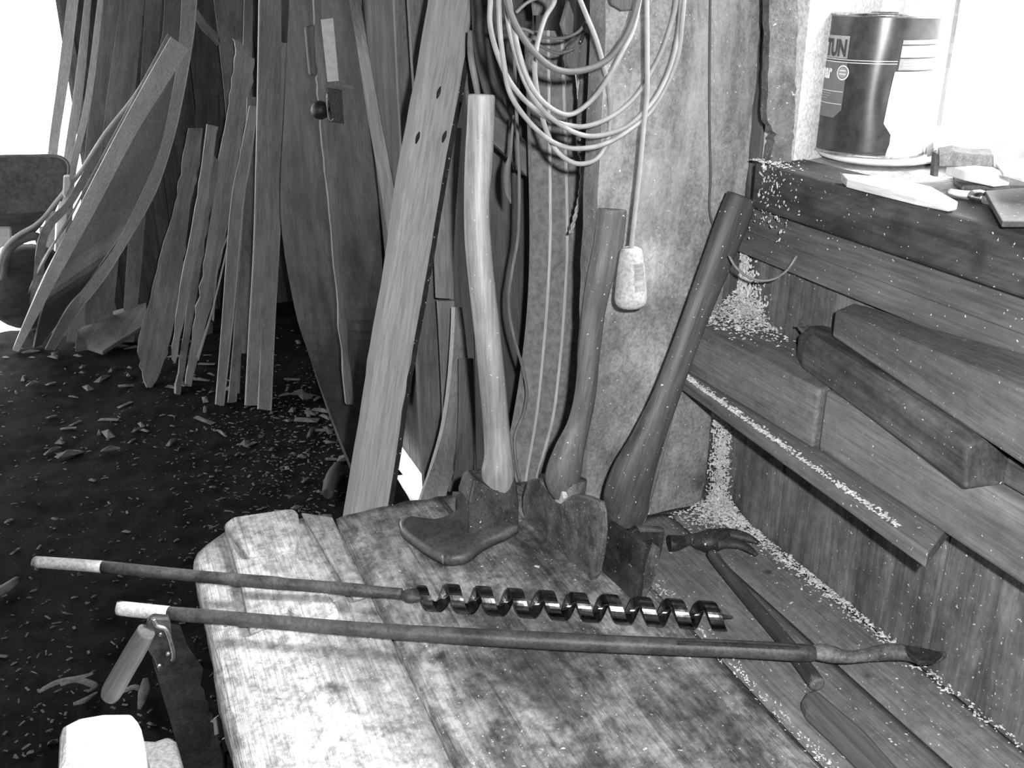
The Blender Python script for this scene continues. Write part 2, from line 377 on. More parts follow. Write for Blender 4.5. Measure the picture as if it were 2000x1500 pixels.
# raised batten and worn pad at the bleached end
def bp(pts, z): return [W(x, y, Z=z) for x, y in pts]
q = bp([(437, 1022), (455, 1008), (556, 993), (574, 992), (582, 1000), (586, 1040), (575, 1066), (520, 1078), (480, 1082)], .775)
prism('end_pad', q, V((0, 0, -.022)), M_BENCH, parent=bench, bevel=.005, axis=V((0, 1, 0)))
q = bp([(437, 1022), (560, 1060), (600, 1110), (655, 1175), (662, 1195), (640, 1210), (600, 1212), (560, 1190), (538, 1205), (486, 1228), (470, 1140)], .765)
prism('batten', q, V((0, 0, -.013)), M_BENCH, parent=bench, bevel=.004, axis=V((0, 1, 0)))
q = bp([(588, 1000), (650, 1010), (682, 1090), (720, 1160), (690, 1170), (640, 1090)], .757)
prism('worn_strip', q, V((0, 0, -.006)), M_BENCH, parent=bench, bevel=.002, axis=V((0, 1, 0)))
for x, y in ((.12, 1.28), (.78, 1.1), (.12, 0), (.78, 0)):
    link('leg', *box((x-.04, y-.04, 0), (x+.04, y+.04, .694)), M_BENCHR, axis=V((0, 0, 1)), parent=bench, origin=V((x, y, 0)))
for y in (0., 1.28): link('stretcher', *box((.16, y-.02, .25), (.74, y+.02, .33)), M_BENCHR, parent=bench, origin=V((.16, y, .25)))

# ------------------------------------------------------------------ stacked timbers on the wall ledge
M_T1 = mat('ledge_wood', .11, .22, stain=.2, specks=.2, scale=.5, crack=.2)
M_T2 = mat('knotty_timber', .10, .25, stain=.3, specks=.1, scale=.7, crack=.3)
M_T3 = mat('dark_sawn_timber', .04, .17, stain=.5, specks=.1, scale=.9, crack=.4)
M_T4 = mat('grey_planed_timber', .10, .19, stain=.3, specks=.2, scale=.6, crack=.2)
def timber(name, label, fb, ff, bb, bf, z0, z0b, z1, z1b, m, bevel=.004, near_skew=0., end_m=None):
    """fb/ff: front edge near and far (x,y); bb/bf back edge near and far; z0/z1 bottom/top at near, z0b/z1b at far"""
    vs = [V((*fb, z0)), V((*ff, z0b)), V((*bf, z0b)), V((*bb, z0)), V((*fb, z1)), V((*ff, z1b)), V((*bf, z1b)), V((*bb, z1))]
    fs = [(0, 1, 2, 3), (4, 5, 6, 7), (0, 1, 5, 4), (1, 2, 6, 5), (2, 3, 7, 6), (3, 0, 4, 7)]
    return tag(link(name, vs, fs, m, axis=V((*ff, 0))-V((*fb, 0)), bevel=bevel), label, 'timber')
timber('ledge_board', 'thin ledge board along the wall with sawdust on its top, lowest of the stack', (.741, .668), (.762, 1.205), (.868, .74), (.868, 1.216), .977, .977, .996, .996, M_T1, .002)
timber('timber_block', 'square grey timber block ending in a butt joint, behind the leaning axe handle', (.784, .914), (.778, 1.214), (.866, .93), (.866, 1.216), .998, .998, 1.079, 1.079, M_T2)
timber('timber_length', 'long timber on the wall ledge running out of the right of the photo', (.772, .3), (.790, .910), (.866, .3), (.866, .926), .998, .998, 1.074, 1.079, M_T1)
# dark rough timber with chamfered far end
def darktimber():
    A = [(.818, 1.04), (.842, 1.062), (.866, 1.05)]
    fr0, fr1 = V((.750, .655, 1.0815)), V((.816, 1.035, 1.0815))
    d = (fr1-fr0).normalized(); side = V((d.y, -d.x, 0))
    secs = []
    L = (fr1-fr0).length
    for t, wd, h, c in ((0, .088, .046, .008), (.05, .09, .05, .010), (.5, .085, .048, .008), (.85, .075, .046, .008), (.95, .06, .043, .012), (1.0, .035, .036, .012)):
        p = fr0+(fr1-fr0)*t+V((0, 0, 0))
        if t == 0: pass
        off = .0 if t < .9 else (.012 if t < .99 else .026)
        prof = [(off, 0), (off, h-c), (off+c*1.3, h), (wd-c, h), (wd, h-c), (wd, 0)]
        secs.append([p+side*a+V((0, 0, b)) for a, b in prof])
    secs[0] = [q-d*.012 if i in (0, 5) else q for i, q in enumerate(secs[0])]
    vs = [q for s in secs for q in s]; k = 6; fs = []
    for i in range(len(secs)-1):
        for j in range(k): fs.append((i*k+j, i*k+(j+1) % k, (i+1)*k+(j+1) % k, (i+1)*k+j))
    fs += [tuple(range(k)), tuple(range(len(secs)*k-k, len(secs)*k))]
    for q in vs: q.x = min(q.x, .866)
    return link('rough_timber', vs, fs, M_T3, axis=d, bevel=.003)
tag(darktimber(), 'dark rough timber with a chipped round end, lying between two paler timbers', 'timber')
timber('squared_timber', 'thick squared timber on top of the stack under the window', (.715, .40), (.822, .948), (.860, .40), (.866, .965), 1.132, 1.132, 1.222, 1.168, M_T4)
timber('short_plank', 'dark short plank end poking from under the top timber at the right edge', (.782, .50), (.790, .64), (.866, .50), (.866, .645), 1.082, 1.082, 1.112, 1.112, M_T3)

# ------------------------------------------------------------------ flakes (sawdust and chips)
M_CHIP = mat('pale_chips', .42, .75, kind='blot', rough=.85)
M_CHIPD = mat('grey_chips', .10, .34, kind='blot', rough=.9)
def flake(vs, fs, p, n, s, r, asp=1.):
    t = V((r.uniform(-1, 1), r.uniform(-1, 1), r.uniform(-1, 1))); t = (t-n*t.dot(n)); 
    if t.length < .01: t = V((1, 0, 0))
    t.normalize(); b = n.cross(t); k = len(vs); l = s*r.uniform(.6, 1.4)*asp; wd = s*r.uniform(.3, .8); h = s*r.uniform(.1, .5)
    tl = r.uniform(-.5, .5)
    for a, c, e in ((-1, -1, 0), (1, -.8, tl), (.9, 1, tl), (-1, .9, 0)): vs.append(p+t*l*a*.5+b*wd*c*.5+n*(h*.2+abs(e)*s*.5))
    vs.append(p+n*(h+abs(tl)*s*.4)); vs.append(p+n*.0002)
    for i in range(4): fs.append((k+i, k+(i+1) % 4, k+4)); fs.append((k+i, k+(i+1) % 4, k+5))
def flakes(name, label, cat, sampler, n, s0, s1, m, seed, asp=1.):
    r = random.Random(seed); vs, fs = [], []
    for _ in range(n):
        p, nn = sampler(r)
        if p is not None: flake(vs, fs, p, nn, r.uniform(s0, s1)*(1 if r.random() < .93 else 1.8), r, asp)
    o = link(name, vs, fs, m, origin=V((0, 0, 0))+vs[0]); tag(o, label, cat, kind='stuff'); return o
UP = V((0, 0, 1))
def s_corner(r):   # heap in the bench corner and strip along the wall foot
    k = r.random()
    if k < .38:
        x = .868-abs(r.gauss(0, .035)); y = 1.215-abs(r.gauss(0, .05))
        if x < .70: return None, UP
        h = .028*max(0, 1-(.868-x)/.07)*max(0, 1-(1.215-y)/.09)
        return V((x, y, .7505+h*r.uniform(.4, 1))), UP
    if k < .68:
        z = .75+r.random()**1.3*.17; x = r.uniform(.842, .868)-.012*(1-(z-.75)/.2)*r.random(); return V((x, 1.218-r.random()*.04*(1-(z-.75)/.25), z)), V((-.3, -.8, .5)).normalized()
    y = 1.2-abs(r.gauss(0, .3)); x = .869-abs(r.gauss(0, .010+.012*max(0, (y-.8))))
    return V((x, y, .752)), UP
flakes('corner_sawdust', 'pale sawdust heaped in the bench corner and trailing along the wall foot', 'sawdust', s_corner, 3600, .002, .0055, M_CHIP, 11)
def s_ledge(r):
    y = r.uniform(.72, 1.2) if r.random() < .6 else 1.2-abs(r.gauss(0, .12)); x = .7645-.02*(1.2-y)/.5+abs(r.gauss(0, .005)); return V((min(x, .776), y, .9965)), UP
flakes('ledge_sawdust', 'line of pale sawdust along the edge of the thin ledge board', 'sawdust', s_ledge, 900, .002, .005, M_CHIP, 12)
def s_pile(r):
    if r.random() < .6:
        x = .866-abs(r.gauss(0, .03)); y = 1.216-abs(r.gauss(0, .055)); 
        if x < .785: return None, UP
        h = .05*max(0, 1-(.868-x)/.06)*max(0, 1-(1.22-y)/.13)
        return V((x, y, 1.0795+h*r.uniform(.3, 1))), UP
    z = 1.08+r.random()**1.5*.095; y = 1.216-abs(r.gauss(0, .04))*(1-(z-1.08)/.13)
    return V((.8675-r.random()*.004, y, z)), V((-.9, -.2, .3)).normalized()
flakes('ledge_sawdust_heap', 'sawdust heap on the timber block behind the leaning axe handle', 'sawdust', s_pile, 2400, .002, .0055, M_CHIP, 13)
def s_bench(r):
    x = r.uniform(.06, .85); y = r.uniform(.2, 1.38)
    if x > .6 and y > 1.2: return None, UP
    return V((x, y, .7515)), UP
flakes('bench_crumbs', 'scattered pale wood crumbs over the bench top', 'wood crumbs', s_bench, 330, .0012, .0045, M_CHIP, 14)
def s_seam(r):
    y = r.uniform(.55, 1.1); return V((.6455+r.gauss(0, .006), y, .7515)), UP
flakes('seam_sawdust', 'sawdust packed in the seam beside the auger tip', 'sawdust', s_seam, 420, .0015, .004, M_CHIP, 15)
def s_sill(r):
    k = r.random()
    if k < .55: return V((.818+abs(r.gauss(0, .02)), 1.15-abs(r.gauss(0, .035)), 1.3225)), UP
    if k < .8: return V((.8165, 1.12-abs(r.gauss(0, .05)), r.uniform(1.27, 1.322))), V((-1, 0, .1))
    return V((.822, r.uniform(1.06, 1.2), 1.262-abs(r.gauss(0, .02)))), V((-1, 0, .1))
flakes('cobweb_crumbs', 'crumbs and cobweb dust at the far end of the window sill beam', 'dust', s_sill, 420, .0012, .0045, M_CHIP, 16)
def s_floor(r):
    for _ in range(9):
        p = W(r.uniform(-40, 760), r.uniform(640, 1480), Z=0)
        if -1.6 < p.x < .77 and p.y < 5.0 and r.random() < .06+.9*math.exp(-((p.x-.5)**2/.09+(p.y-3.4)**2/.5)): break
    if p.x > .84: return None, UP
    return V((p.x, p.y, fz(p.x, p.y)+.002)), UP
flakes('floor_chips', 'grey wood chips strewn over the dark earth floor', 'wood chips', s_floor, 2300, .003, .012, M_CHIPD, 17, 1.4)
def s_floor2(r):
    for _ in range(6):
        p = W(r.uniform(-40, 740), r.uniform(660, 900), Z=0)
        if p.x < .8 and p.y < 5: break
    return V((p.x, p.y, fz(p.x, p.y)+.004)), UP
flakes('large_floor_chips', 'larger pale wood chips lying near the feet of the leaning boards', 'wood chips', s_floor2, 110, .015, .05, M_CHIPD, 18, 1.6)

# ------------------------------------------------------------------ leaning boards
M_B = {k: mat('board_'+k, a, b, stain=s, specks=sp_, scale=sc) for k, a, b, s, sp_, sc in (
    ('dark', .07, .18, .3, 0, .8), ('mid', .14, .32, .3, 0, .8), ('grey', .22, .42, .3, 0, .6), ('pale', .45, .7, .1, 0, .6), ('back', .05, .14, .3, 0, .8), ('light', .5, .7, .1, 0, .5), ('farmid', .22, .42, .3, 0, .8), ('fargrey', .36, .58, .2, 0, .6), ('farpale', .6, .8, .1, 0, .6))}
NB = [0]
def board(name, label, st, m, th=.02, rag=0., wav=0., cat='board', n=5, edge=None):
    """st rows: xl, yl, xr, yr, Y or None (None = standing on the earth)"""
    NB[0] += 1; Ls, Rs = [], []
    for xl, yl, xr, yr, Y in st:
        if Y is None:
            a = W((xl+xr)/2, max(yl, yr), Z=.0); Y = a.y
        xc = .862-.0016*(NB[0] % 12)-th
        for lst, x_, y_ in ((Ls, xl, yl), (Rs, xr, yr)):
            q = W(x_, y_, Y=Y); lst.append(q if q.x < xc else W(x_, y_, X=xc))
    if isinstance(m, str) and 'far'+m in M_B and Ls[0].y > 3.7: m = 'far'+m  # far boards take paler copies, missing light put into the colour
    v, f = slab(Ls, Rs, th, n=n, across=2, rag=rag, wav=wav, seed=NB[0])
    low = min(q.z for q in v)
    if low < -.03:
        for q in v: q.z = max(q.z, -.03)
    o = link(name, v, f, m if isinstance(m, bpy.types.Material) else M_B[m], axis=(Ls[0]+Rs[0]-Ls[-1]-Rs[-1]), up=V((0, -1, 0)))
    tag(o, label, cat)
    if edge:   # a pale sawn edge strip is part of the board
        for side in edge:
            E = Ls if side == 'l' else Rs; d = [(r_-l_).normalized() for l_, r_ in zip(Ls, Rs)]
            a = [e+dd*(-.0015 if side == 'l' else -.0035)-FWD*.0015 for e, dd in zip(E, d)]; b = [q+dd*.005 for q, dd in zip(a, d)]
            v, f = slab(a, b, th*.9, n=n, across=1)
            tag(link('sawn_edge', v, f, M_B['light'], axis=a[0]-a[-1], up=V((0, -1, 0)), parent=o), 'pale sawn edge')
    return o
# by the doorway
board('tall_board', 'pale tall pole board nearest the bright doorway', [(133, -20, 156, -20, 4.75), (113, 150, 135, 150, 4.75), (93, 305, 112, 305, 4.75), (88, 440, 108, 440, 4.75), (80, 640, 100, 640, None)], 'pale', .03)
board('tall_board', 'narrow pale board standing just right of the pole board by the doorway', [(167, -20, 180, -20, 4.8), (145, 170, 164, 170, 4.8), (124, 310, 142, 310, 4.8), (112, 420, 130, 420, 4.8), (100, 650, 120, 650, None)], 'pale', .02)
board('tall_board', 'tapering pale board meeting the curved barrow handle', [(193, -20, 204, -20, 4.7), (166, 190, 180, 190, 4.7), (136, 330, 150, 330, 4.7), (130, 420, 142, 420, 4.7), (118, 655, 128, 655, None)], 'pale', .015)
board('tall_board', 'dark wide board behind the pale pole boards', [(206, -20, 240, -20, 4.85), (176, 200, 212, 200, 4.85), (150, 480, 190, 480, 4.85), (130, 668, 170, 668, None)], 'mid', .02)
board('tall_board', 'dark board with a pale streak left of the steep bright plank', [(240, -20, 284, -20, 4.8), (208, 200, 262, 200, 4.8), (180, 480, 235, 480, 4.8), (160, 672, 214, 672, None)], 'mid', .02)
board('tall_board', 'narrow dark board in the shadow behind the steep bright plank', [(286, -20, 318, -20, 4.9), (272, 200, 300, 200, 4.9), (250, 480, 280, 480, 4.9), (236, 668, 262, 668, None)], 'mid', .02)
board('curved_board', 'broad dark bent board of the curved pair at the left', [(322, -20, 384, -20, 4.55), (316, 75, 374, 75, 4.55), (290, 150, 349, 130, 4.55), (250, 220, 336, 200, 4.52), (200, 330, 316, 290, 4.5), (150, 440, 285, 370, 4.48), (110, 530, 255, 430, 4.46), (85, 600, 180, 540, 4.45), (66, 680, 84, 672, None)], mat('bent_dark', .14, .24, scale=.4), .012, edge='r')
board('curved_board', 'outer bent board with a bright curved edge, right one of the curved pair', [(356, -20, 386, -20, 4.5), (352, 60, 380, 60, 4.5), (345, 130, 369, 130, 4.48), (333, 200, 356, 200, 4.47), (312, 290, 337, 280, 4.45), (278, 375, 305, 375, 4.43), (225, 480, 258, 460, 4.42), (178, 545, 205, 545, 4.41), (130, 605, 158, 605, 4.41), (88, 684, 106, 684, None)], mat('bent_grey', .34, .46, scale=.4), .012, edge='r')
board('steep_plank', 'smooth bright plank leaning steeply across the dark bent boards', [(334, 72, 369, 97, 4.35), (281, 165, 318, 178, 4.33), (228, 262, 262, 268, 4.3), (157, 400, 190, 405, 4.28), (85, 545, 110, 550, 4.26), (24, 684, 36, 688, None)], 'pale', .03)
board('thin_lath', 'thin lath leaning along the left side of the steep bright plank', [(328, 66, 336, 70, 4.37), (222, 262, 227, 262, 4.35), (150, 395, 155, 395, 4.33), (80, 520, 84, 520, 4.33), (28, 630, 32, 632, None)], 'mid', .02)
board('short_offcut', 'short grey offcut resting between the barrow handle and the thin lath', [(163, 336, 176, 342, 4.45), (128, 395, 142, 402, 4.45), (80, 452, 94, 462, 4.45), (62, 560, 84, 566, 4.45), (50, 640, 72, 645, None)], 'mid', .02)
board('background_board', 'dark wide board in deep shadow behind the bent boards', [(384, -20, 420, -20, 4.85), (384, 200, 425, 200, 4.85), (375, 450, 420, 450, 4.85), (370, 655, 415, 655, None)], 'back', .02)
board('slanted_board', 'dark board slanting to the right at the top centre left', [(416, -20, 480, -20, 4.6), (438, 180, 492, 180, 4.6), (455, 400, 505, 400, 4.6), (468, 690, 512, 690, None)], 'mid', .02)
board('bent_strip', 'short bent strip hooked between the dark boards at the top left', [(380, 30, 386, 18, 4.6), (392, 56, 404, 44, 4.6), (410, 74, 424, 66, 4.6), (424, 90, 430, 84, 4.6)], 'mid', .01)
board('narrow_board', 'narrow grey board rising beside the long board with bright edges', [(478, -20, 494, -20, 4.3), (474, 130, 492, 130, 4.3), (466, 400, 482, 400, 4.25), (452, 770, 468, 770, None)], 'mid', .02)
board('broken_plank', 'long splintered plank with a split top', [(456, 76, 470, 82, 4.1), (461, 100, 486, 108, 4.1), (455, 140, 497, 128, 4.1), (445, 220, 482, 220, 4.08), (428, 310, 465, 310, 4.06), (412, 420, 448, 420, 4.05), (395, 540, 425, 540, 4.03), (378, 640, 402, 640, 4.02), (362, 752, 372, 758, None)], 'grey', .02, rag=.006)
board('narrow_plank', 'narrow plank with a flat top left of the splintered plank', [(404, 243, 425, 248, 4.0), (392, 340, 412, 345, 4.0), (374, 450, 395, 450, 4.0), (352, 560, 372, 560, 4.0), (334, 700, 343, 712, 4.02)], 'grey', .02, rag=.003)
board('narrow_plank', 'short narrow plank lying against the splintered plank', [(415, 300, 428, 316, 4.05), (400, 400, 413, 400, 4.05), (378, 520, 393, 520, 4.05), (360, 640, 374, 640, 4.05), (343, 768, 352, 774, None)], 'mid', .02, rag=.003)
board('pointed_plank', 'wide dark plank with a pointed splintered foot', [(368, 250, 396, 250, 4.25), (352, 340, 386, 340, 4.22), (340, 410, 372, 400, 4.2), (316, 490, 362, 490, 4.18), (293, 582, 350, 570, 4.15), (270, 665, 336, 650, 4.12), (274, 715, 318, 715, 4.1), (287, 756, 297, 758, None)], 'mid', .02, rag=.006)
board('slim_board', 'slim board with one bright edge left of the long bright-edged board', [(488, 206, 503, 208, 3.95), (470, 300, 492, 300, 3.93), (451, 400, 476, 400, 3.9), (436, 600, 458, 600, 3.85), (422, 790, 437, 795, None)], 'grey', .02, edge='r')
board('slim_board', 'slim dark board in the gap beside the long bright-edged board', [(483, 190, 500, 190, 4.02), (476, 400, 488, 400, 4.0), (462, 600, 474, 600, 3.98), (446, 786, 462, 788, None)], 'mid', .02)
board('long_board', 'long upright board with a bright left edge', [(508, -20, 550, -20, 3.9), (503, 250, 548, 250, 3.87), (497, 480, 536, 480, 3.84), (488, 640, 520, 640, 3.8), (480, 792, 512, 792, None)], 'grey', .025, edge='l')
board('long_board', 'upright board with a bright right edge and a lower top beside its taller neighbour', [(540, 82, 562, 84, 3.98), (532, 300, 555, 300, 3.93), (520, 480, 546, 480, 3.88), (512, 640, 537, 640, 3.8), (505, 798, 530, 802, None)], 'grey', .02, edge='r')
board('split_stick', 'thin pale split stick right of the splintered plank', [(444, 478, 447, 478, 3.95), (415, 600, 418, 600, 3.95), (384, 700, 388, 705, 3.95)], 'pale', .004, cat='stick')
board('split_stick', 'thin split stick leaning from the splintered plank', [(446, 455, 449, 455, 3.98), (424, 520, 427, 520, 3.98), (414, 625, 418, 628, 3.98)], 'grey', .004, cat='stick')
# panels leaning toward the right wall beyond the bench
board('wide_panel', 'wide dark panel leaning in the shade left of the hinged rail', [(566, -20, 700, -20, 3.75), (556, 200, 716, 200, 3.7), (548, 420, 740, 420, 3.6), (575, 600, 750, 600, 3.5), (606, 700, 750, 700, 3.35), (650, 820, 745, 820, 3.15), (692, 925, 752, 925, None)], mat('panel_dark', .06, .15, stain=.4, scale=.5), .02)
board('dark_board', 'tall dark board right of the diagonal grey batten', [(702, -20, 774, -20, 3.4), (718, 180, 780, 180, 3.35), (740, 380, 790, 380, 3.3), (760, 600, 800, 600, 3.25), (765, 790, 785, 790, 3.1)], 'dark', .02)
board('diagonal_batten', 'grey batten leaning diagonally left of the nailed board', [(678, -20, 700, -20, 3.3), (697, 90, 718, 90, 3.3), (718, 230, 743, 230, 3.28), (743, 370, 770, 370, 3.25), (765, 520, 788, 520, 3.22), (775, 700, 795, 700, 3.2)], 'grey', .02)
rail = board('hinged_rail', 'old narrow rail with a metal latch and a pale label hanging on it', [(612, -20, 626, -20, 2.86), (618, 120, 634, 120, 2.86), (622, 190, 638, 190, 2.86), (626, 225, 652, 240, 2.86), (630, 290, 654, 290, 2.86), (645, 420, 660, 420, 2.86), (660, 600, 672, 600, 2.86), (676, 790, 692, 790, 2.86)], 'grey', .02, rag=.004)
def pbox(name, pts, Y, th, m, parent=None, bevel=.001):
    return prism(name, [W(x, y, Y=Y) for x, y in pts], V((0, th, 0)), m, parent=parent, bevel=bevel, axis=V((0, 0, 1)))
M_IRON = mat('dark_iron', .05, .14, kind='blot', metal=.7, rough=.45, bump=.3)
M_IRONL = mat('bright_iron', .25, .5, kind='blot', metal=.9, rough=.35, bump=.2)
pbox('latch_plate', [(640, 172), (668, 176), (672, 242), (648, 238)], 2.83, .012, M_IRON, rail)
tube('latch_loop', [W(x, y, Y=2.82) for x, y in ((640, 180), (639, 210), (644, 236), (652, 230))], [.003]*4, M_IRONL, 6, 4, rail)
v, f = lathe([(0, .022), (.006, .026), (.02, .02), (.03, .008)], W(625, 215, Y=2.85), V((-.2, -1, .1)), 14)
link('latch_knob', v, f, M_IRON, parent=rail, smooth=True)
tag(pbox('paper_label', [(627, 38), (651, 35), (662, 158), (640, 160)], 2.85, .006, flat('white_card', .92)), 'white oblong card fixed on the dark boards beside the small wooden block', 'card')
tag(pbox('wooden_block', [(597, 52), (620, 48), (626, 148), (606, 148)], 2.87, .03, M_B['mid'], bevel=.006), 'small dark wooden block beside the white card', 'block')
tag(pbox('small_peg', [(655, 160), (690, 168), (690, 175), (656, 168)], 2.84, .01, M_B['grey']), 'small grey peg sticking out under the white card', 'peg')
board('upright_board', 'grey upright board just left of the nailed board', [(770, -20, 805, -20, 2.6), (776, 120, 812, 120, 2.6), (785, 300, 820, 300, 2.55), (790, 480, 830, 480, 2.5), (800, 700, 840, 700, 2.4)], 'grey', .02)
board('upright_board', 'paler upright board half hidden by the nailed board', [(798, -20, 850, -20, 2.4), (806, 120, 856, 120, 2.4), (818, 300, 870, 300, 2.38), (830, 600, 880, 600, 2.3)], mat('pale_board2', .2, .34, stain=.2, scale=.6, worn=.5), .02)
# the nailed board
nb_st = [(854, -30, 931, -30, 1.86), (826, 140, 903, 140, 1.82), (787, 350, 864, 350, 1.78), (764, 518, 836, 518, 1.75), (736, 677, 807, 677, 1.71), (719, 800, 786, 800, 1.68), (691, 968, 761, 968, 1.64)]
Ls = [W(a, b, Y=e) for a, b, c, d, e in nb_st]; Rs = [W(c, d, Y=e) for a, b, c, d, e in nb_st]
dl = (Ls[-1]-Ls[-2]).normalized(); t = (Ls[-1].z-.0)/-dl.z
Ls.append(Ls[-1]+dl*t); Rs.append(Rs[-1]+dl*t)
M_NB = mat('nailed_board_wood', .36, .48, scale=.35, bump=.1)
M_NBE = mat('black_edge', .015, .05, kind='blot', specks=.9)
v, f = slab(Ls, Rs, .05, n=4, across=2, rag=.001)
nb = tag(link('nailed_board', v, f, M_NB, axis=Ls[0]-Ls[-1], up=V((0, -1, 0))), 'big pale planed board with three bent nail holes and a blackened right edge', 'board')
a = [q+(r_-q).normalized()*((r_-q).length-.0005) for q, r_ in zip(Ls, Rs)]
b = [q+V((.012, .004, 0)) for q in a]
v, f = slab(a, b, .045, n=4, across=1, rag=.0012, back=V((0, 1, 0))); link('black_edge', v, f, M_NBE, parent=nb, axis=Ls[0]-Ls[-1])
for x, y, l in ((856, 180, 10), (815, 268, 9), (867, 266, 10)):
    p = W(x, y, Y=1.775 if y > 200 else 1.80); 
    tube('nail_scar', [p+V((.004, -.002, .010)), p+V((0, -.003, 0)), p+V((-.003, -.001, -.011))], [.001, .0035, .001], M_NBE, 8, 3, nb)
# strips between the nailed board and the adze
board('dark_plank', 'dark plank behind the nailed board just left of the tallest handle', [(812, 300, 880, 300, 2.2), (818, 480, 878, 480, 2.2), (815, 650, 874, 650, 2.18), (820, 800, 866, 800, 2.15), (830, 960, 870, 960, 2.1), (832, 1200, 868, 1200, 2.02)], 'mid', .02)
board('cleft_board', 'greyish narrow board ending in a short crosscut behind the tallest handle', [(846, 250, 902, 250, 2.08), (850, 450, 888, 450, 2.05), (855, 582, 886, 584, 2.02)], 'grey', .015)
board('cleft_board', 'lower narrow strip under the crosscut behind the tallest handle', [(856, 588, 888, 588, 2.05), (862, 700, 884, 700, 2.04), (866, 800, 880, 800, 2.02), (868, 980, 884, 980, 2.0), (868, 1200, 884, 1200, 1.96)], 'grey', .012)
board('curved_strip', 'pale curved strip sweeping down behind the bench end left of the adze', [(886, 600, 902, 600, 1.95), (884, 660, 910, 660, 1.93), (877, 750, 916, 750, 1.9), (865, 830, 908, 830, 1.86), (845, 900, 893, 900, 1.8), (820, 972, 872, 965, 1.72), (800, 1060, 850, 1060, 1.66)], 'grey', .012, edge='l')
board('dark_lath', 'dark lath with black marks between the curved strip and the adze handle', [(900, 700, 925, 700, 1.85), (898, 850, 928, 850, 1.8), (880, 960, 925, 960, 1.75)], 'dark', .015)
board('backing_board', 'dark broad board behind the tallest handle and the cable coil', [(905, -20, 1040, -20, 1.95), (915, 180, 1040, 180, 1.95), (930, 400, 1040, 400, 1.93), (960, 600, 1036, 600, 1.9), (985, 800, 1020, 800, 1.85), (988, 960, 1010, 960, 1.8)], mat('backing', .08, .2, stain=.3), .02)
board('diagonal_beam', 'dark round-edged beam running diagonally behind the tallest handle top', [(925, 250, 940, 215, 1.7), (975, 290, 1000, 248, 1.7), (1030, 345, 1046, 300, 1.7)], 'mid', .025)
# profiled curved boards behind the cable
board('profiled_board', 'widest left piece of the painted grooved boards behind the cable', [(1030, 60, 1072, 60, 1.62), (1036, 230, 1074, 230, 1.6), (1041, 450, 1076, 450, 1.57), (1037, 590, 1070, 590, 1.55), (1025, 712, 1060, 712, 1.53), (1008, 820, 1048, 820, 1.51), (986, 925, 1030, 925, 1.49), (975, 1000, 1020, 1000, 1.47)], mat('paint_grey', .21, .27, kind='blot', scale=.4, bump=.08, rough=.5), .015, edge='r')
board('profiled_board', 'middle piece of the painted grooved boards, with a chipped edge', [(1075, 60, 1098, 60, 1.63), (1077, 230, 1104, 230, 1.61), (1079, 450, 1109, 450, 1.58), (1073, 590, 1104, 590, 1.56), (1063, 712, 1094, 712, 1.54), (1051, 820, 1080, 820, 1.52), (1033, 925, 1052, 925, 1.5), (1023, 1000, 1042, 1000, 1.48)], MATS['paint_grey'], .012, edge='r')
board('profiled_board', 'right piece of the painted grooved boards beside the bright rod', [(1102, 60, 1142, 60, 1.66), (1108, 230, 1150, 230, 1.64), (1113, 450, 1150, 450, 1.61), (1108, 590, 1140, 590, 1.59), (1097, 712, 1130, 712, 1.57), (1083, 820, 1115, 820, 1.55), (1056, 925, 1090, 925, 1.53)], MATS['paint_grey'], .012)
tag(tube('bent_branch', [W(x, y, Y=Y) for x, y, Y in ((935, -20, 1.78), (938, 60, 1.76), (950, 140, 1.74), (975, 220, 1.72), (1000, 270, 1.72), (1012, 330, 1.72))], [px2m(W(950, 100, Y=1.75), q) for q in (15, 16, 17, 16, 13, 10)], mat('branch', .08, .2, stain=.3), 12), 'thick bent branch between the nailed board and the cable coil', 'branch')
tag(tube('bent_bow', [W(x, y, Y=Y) for x, y, Y in ((918, 60, 1.7), (920, 110, 1.69), (930, 165, 1.68), (938, 215, 1.68))], [.004, .006, .006, .004], M_B['grey'], 8), 'slender curved stick just above the tallest handle top', 'stick')
# cord running down behind the tallest handle
wp = [(1003, 60), (1008, 200), (1014, 330), (1013, 450), (1002, 520), (994, 575), (997, 625), (1010, 680), (1020, 715), (1029, 765), (1022, 810), (1006, 852), (1008, 900), (1015, 940)]
tag(tube('hanging_wire', [W(x, y, Y=1.48) for x, y in wp], [.0028]*len(wp), M_B['mid'], 8, 4), 'thin wavy wire hanging behind the tallest handle', 'wire')
st = [W(x, y, Y=1.46) for x, y in ((1003, 225), (997, 300), (991, 330), (992, 370), (998, 398))]
tag(tube('leather_strap', st, [.002, .003, .006, .006, .001], M_B['mid'], 8, 5, flat_=.3, fdir=V((0, 1, 0))), 'short leaf-shaped strap hanging left of the painted boards', 'strap')
M_STEEL = mat('bright_steel', .5, .8, kind='blot', metal=1., rough=.25, bump=.05)
tag(tube('metal_rod', [W(x, y, Y=1.5) for x, y in ((1128, 140), (1136, 240), (1142, 330), (1147, 430), (1148, 540), (1146, 700))], [.0042]*6, M_STEEL, 10), 'bright round metal rod standing behind the cable coil', 'rod')
def rope(name, pts, r, m, label, cat, tw=9):
    c = crs(pts, 14); P = []
    for s in (0, 1):
        q = [p+V((math.cos(i*.55+s*math.pi), -.3*math.sin(i*.55+s*math.pi), 0))*r for i, p in enumerate(c)]
        P.append(tube('', q, [r*.95]*len(q), m, 6, 1, only=True))
    v, f = join(*P); return tag(link(name, v, f, m, axis=pts[0]-pts[-1], smooth=True), label, cat)
M_ROPE = mat('rope_fibre', .25, .5, kind='blot')
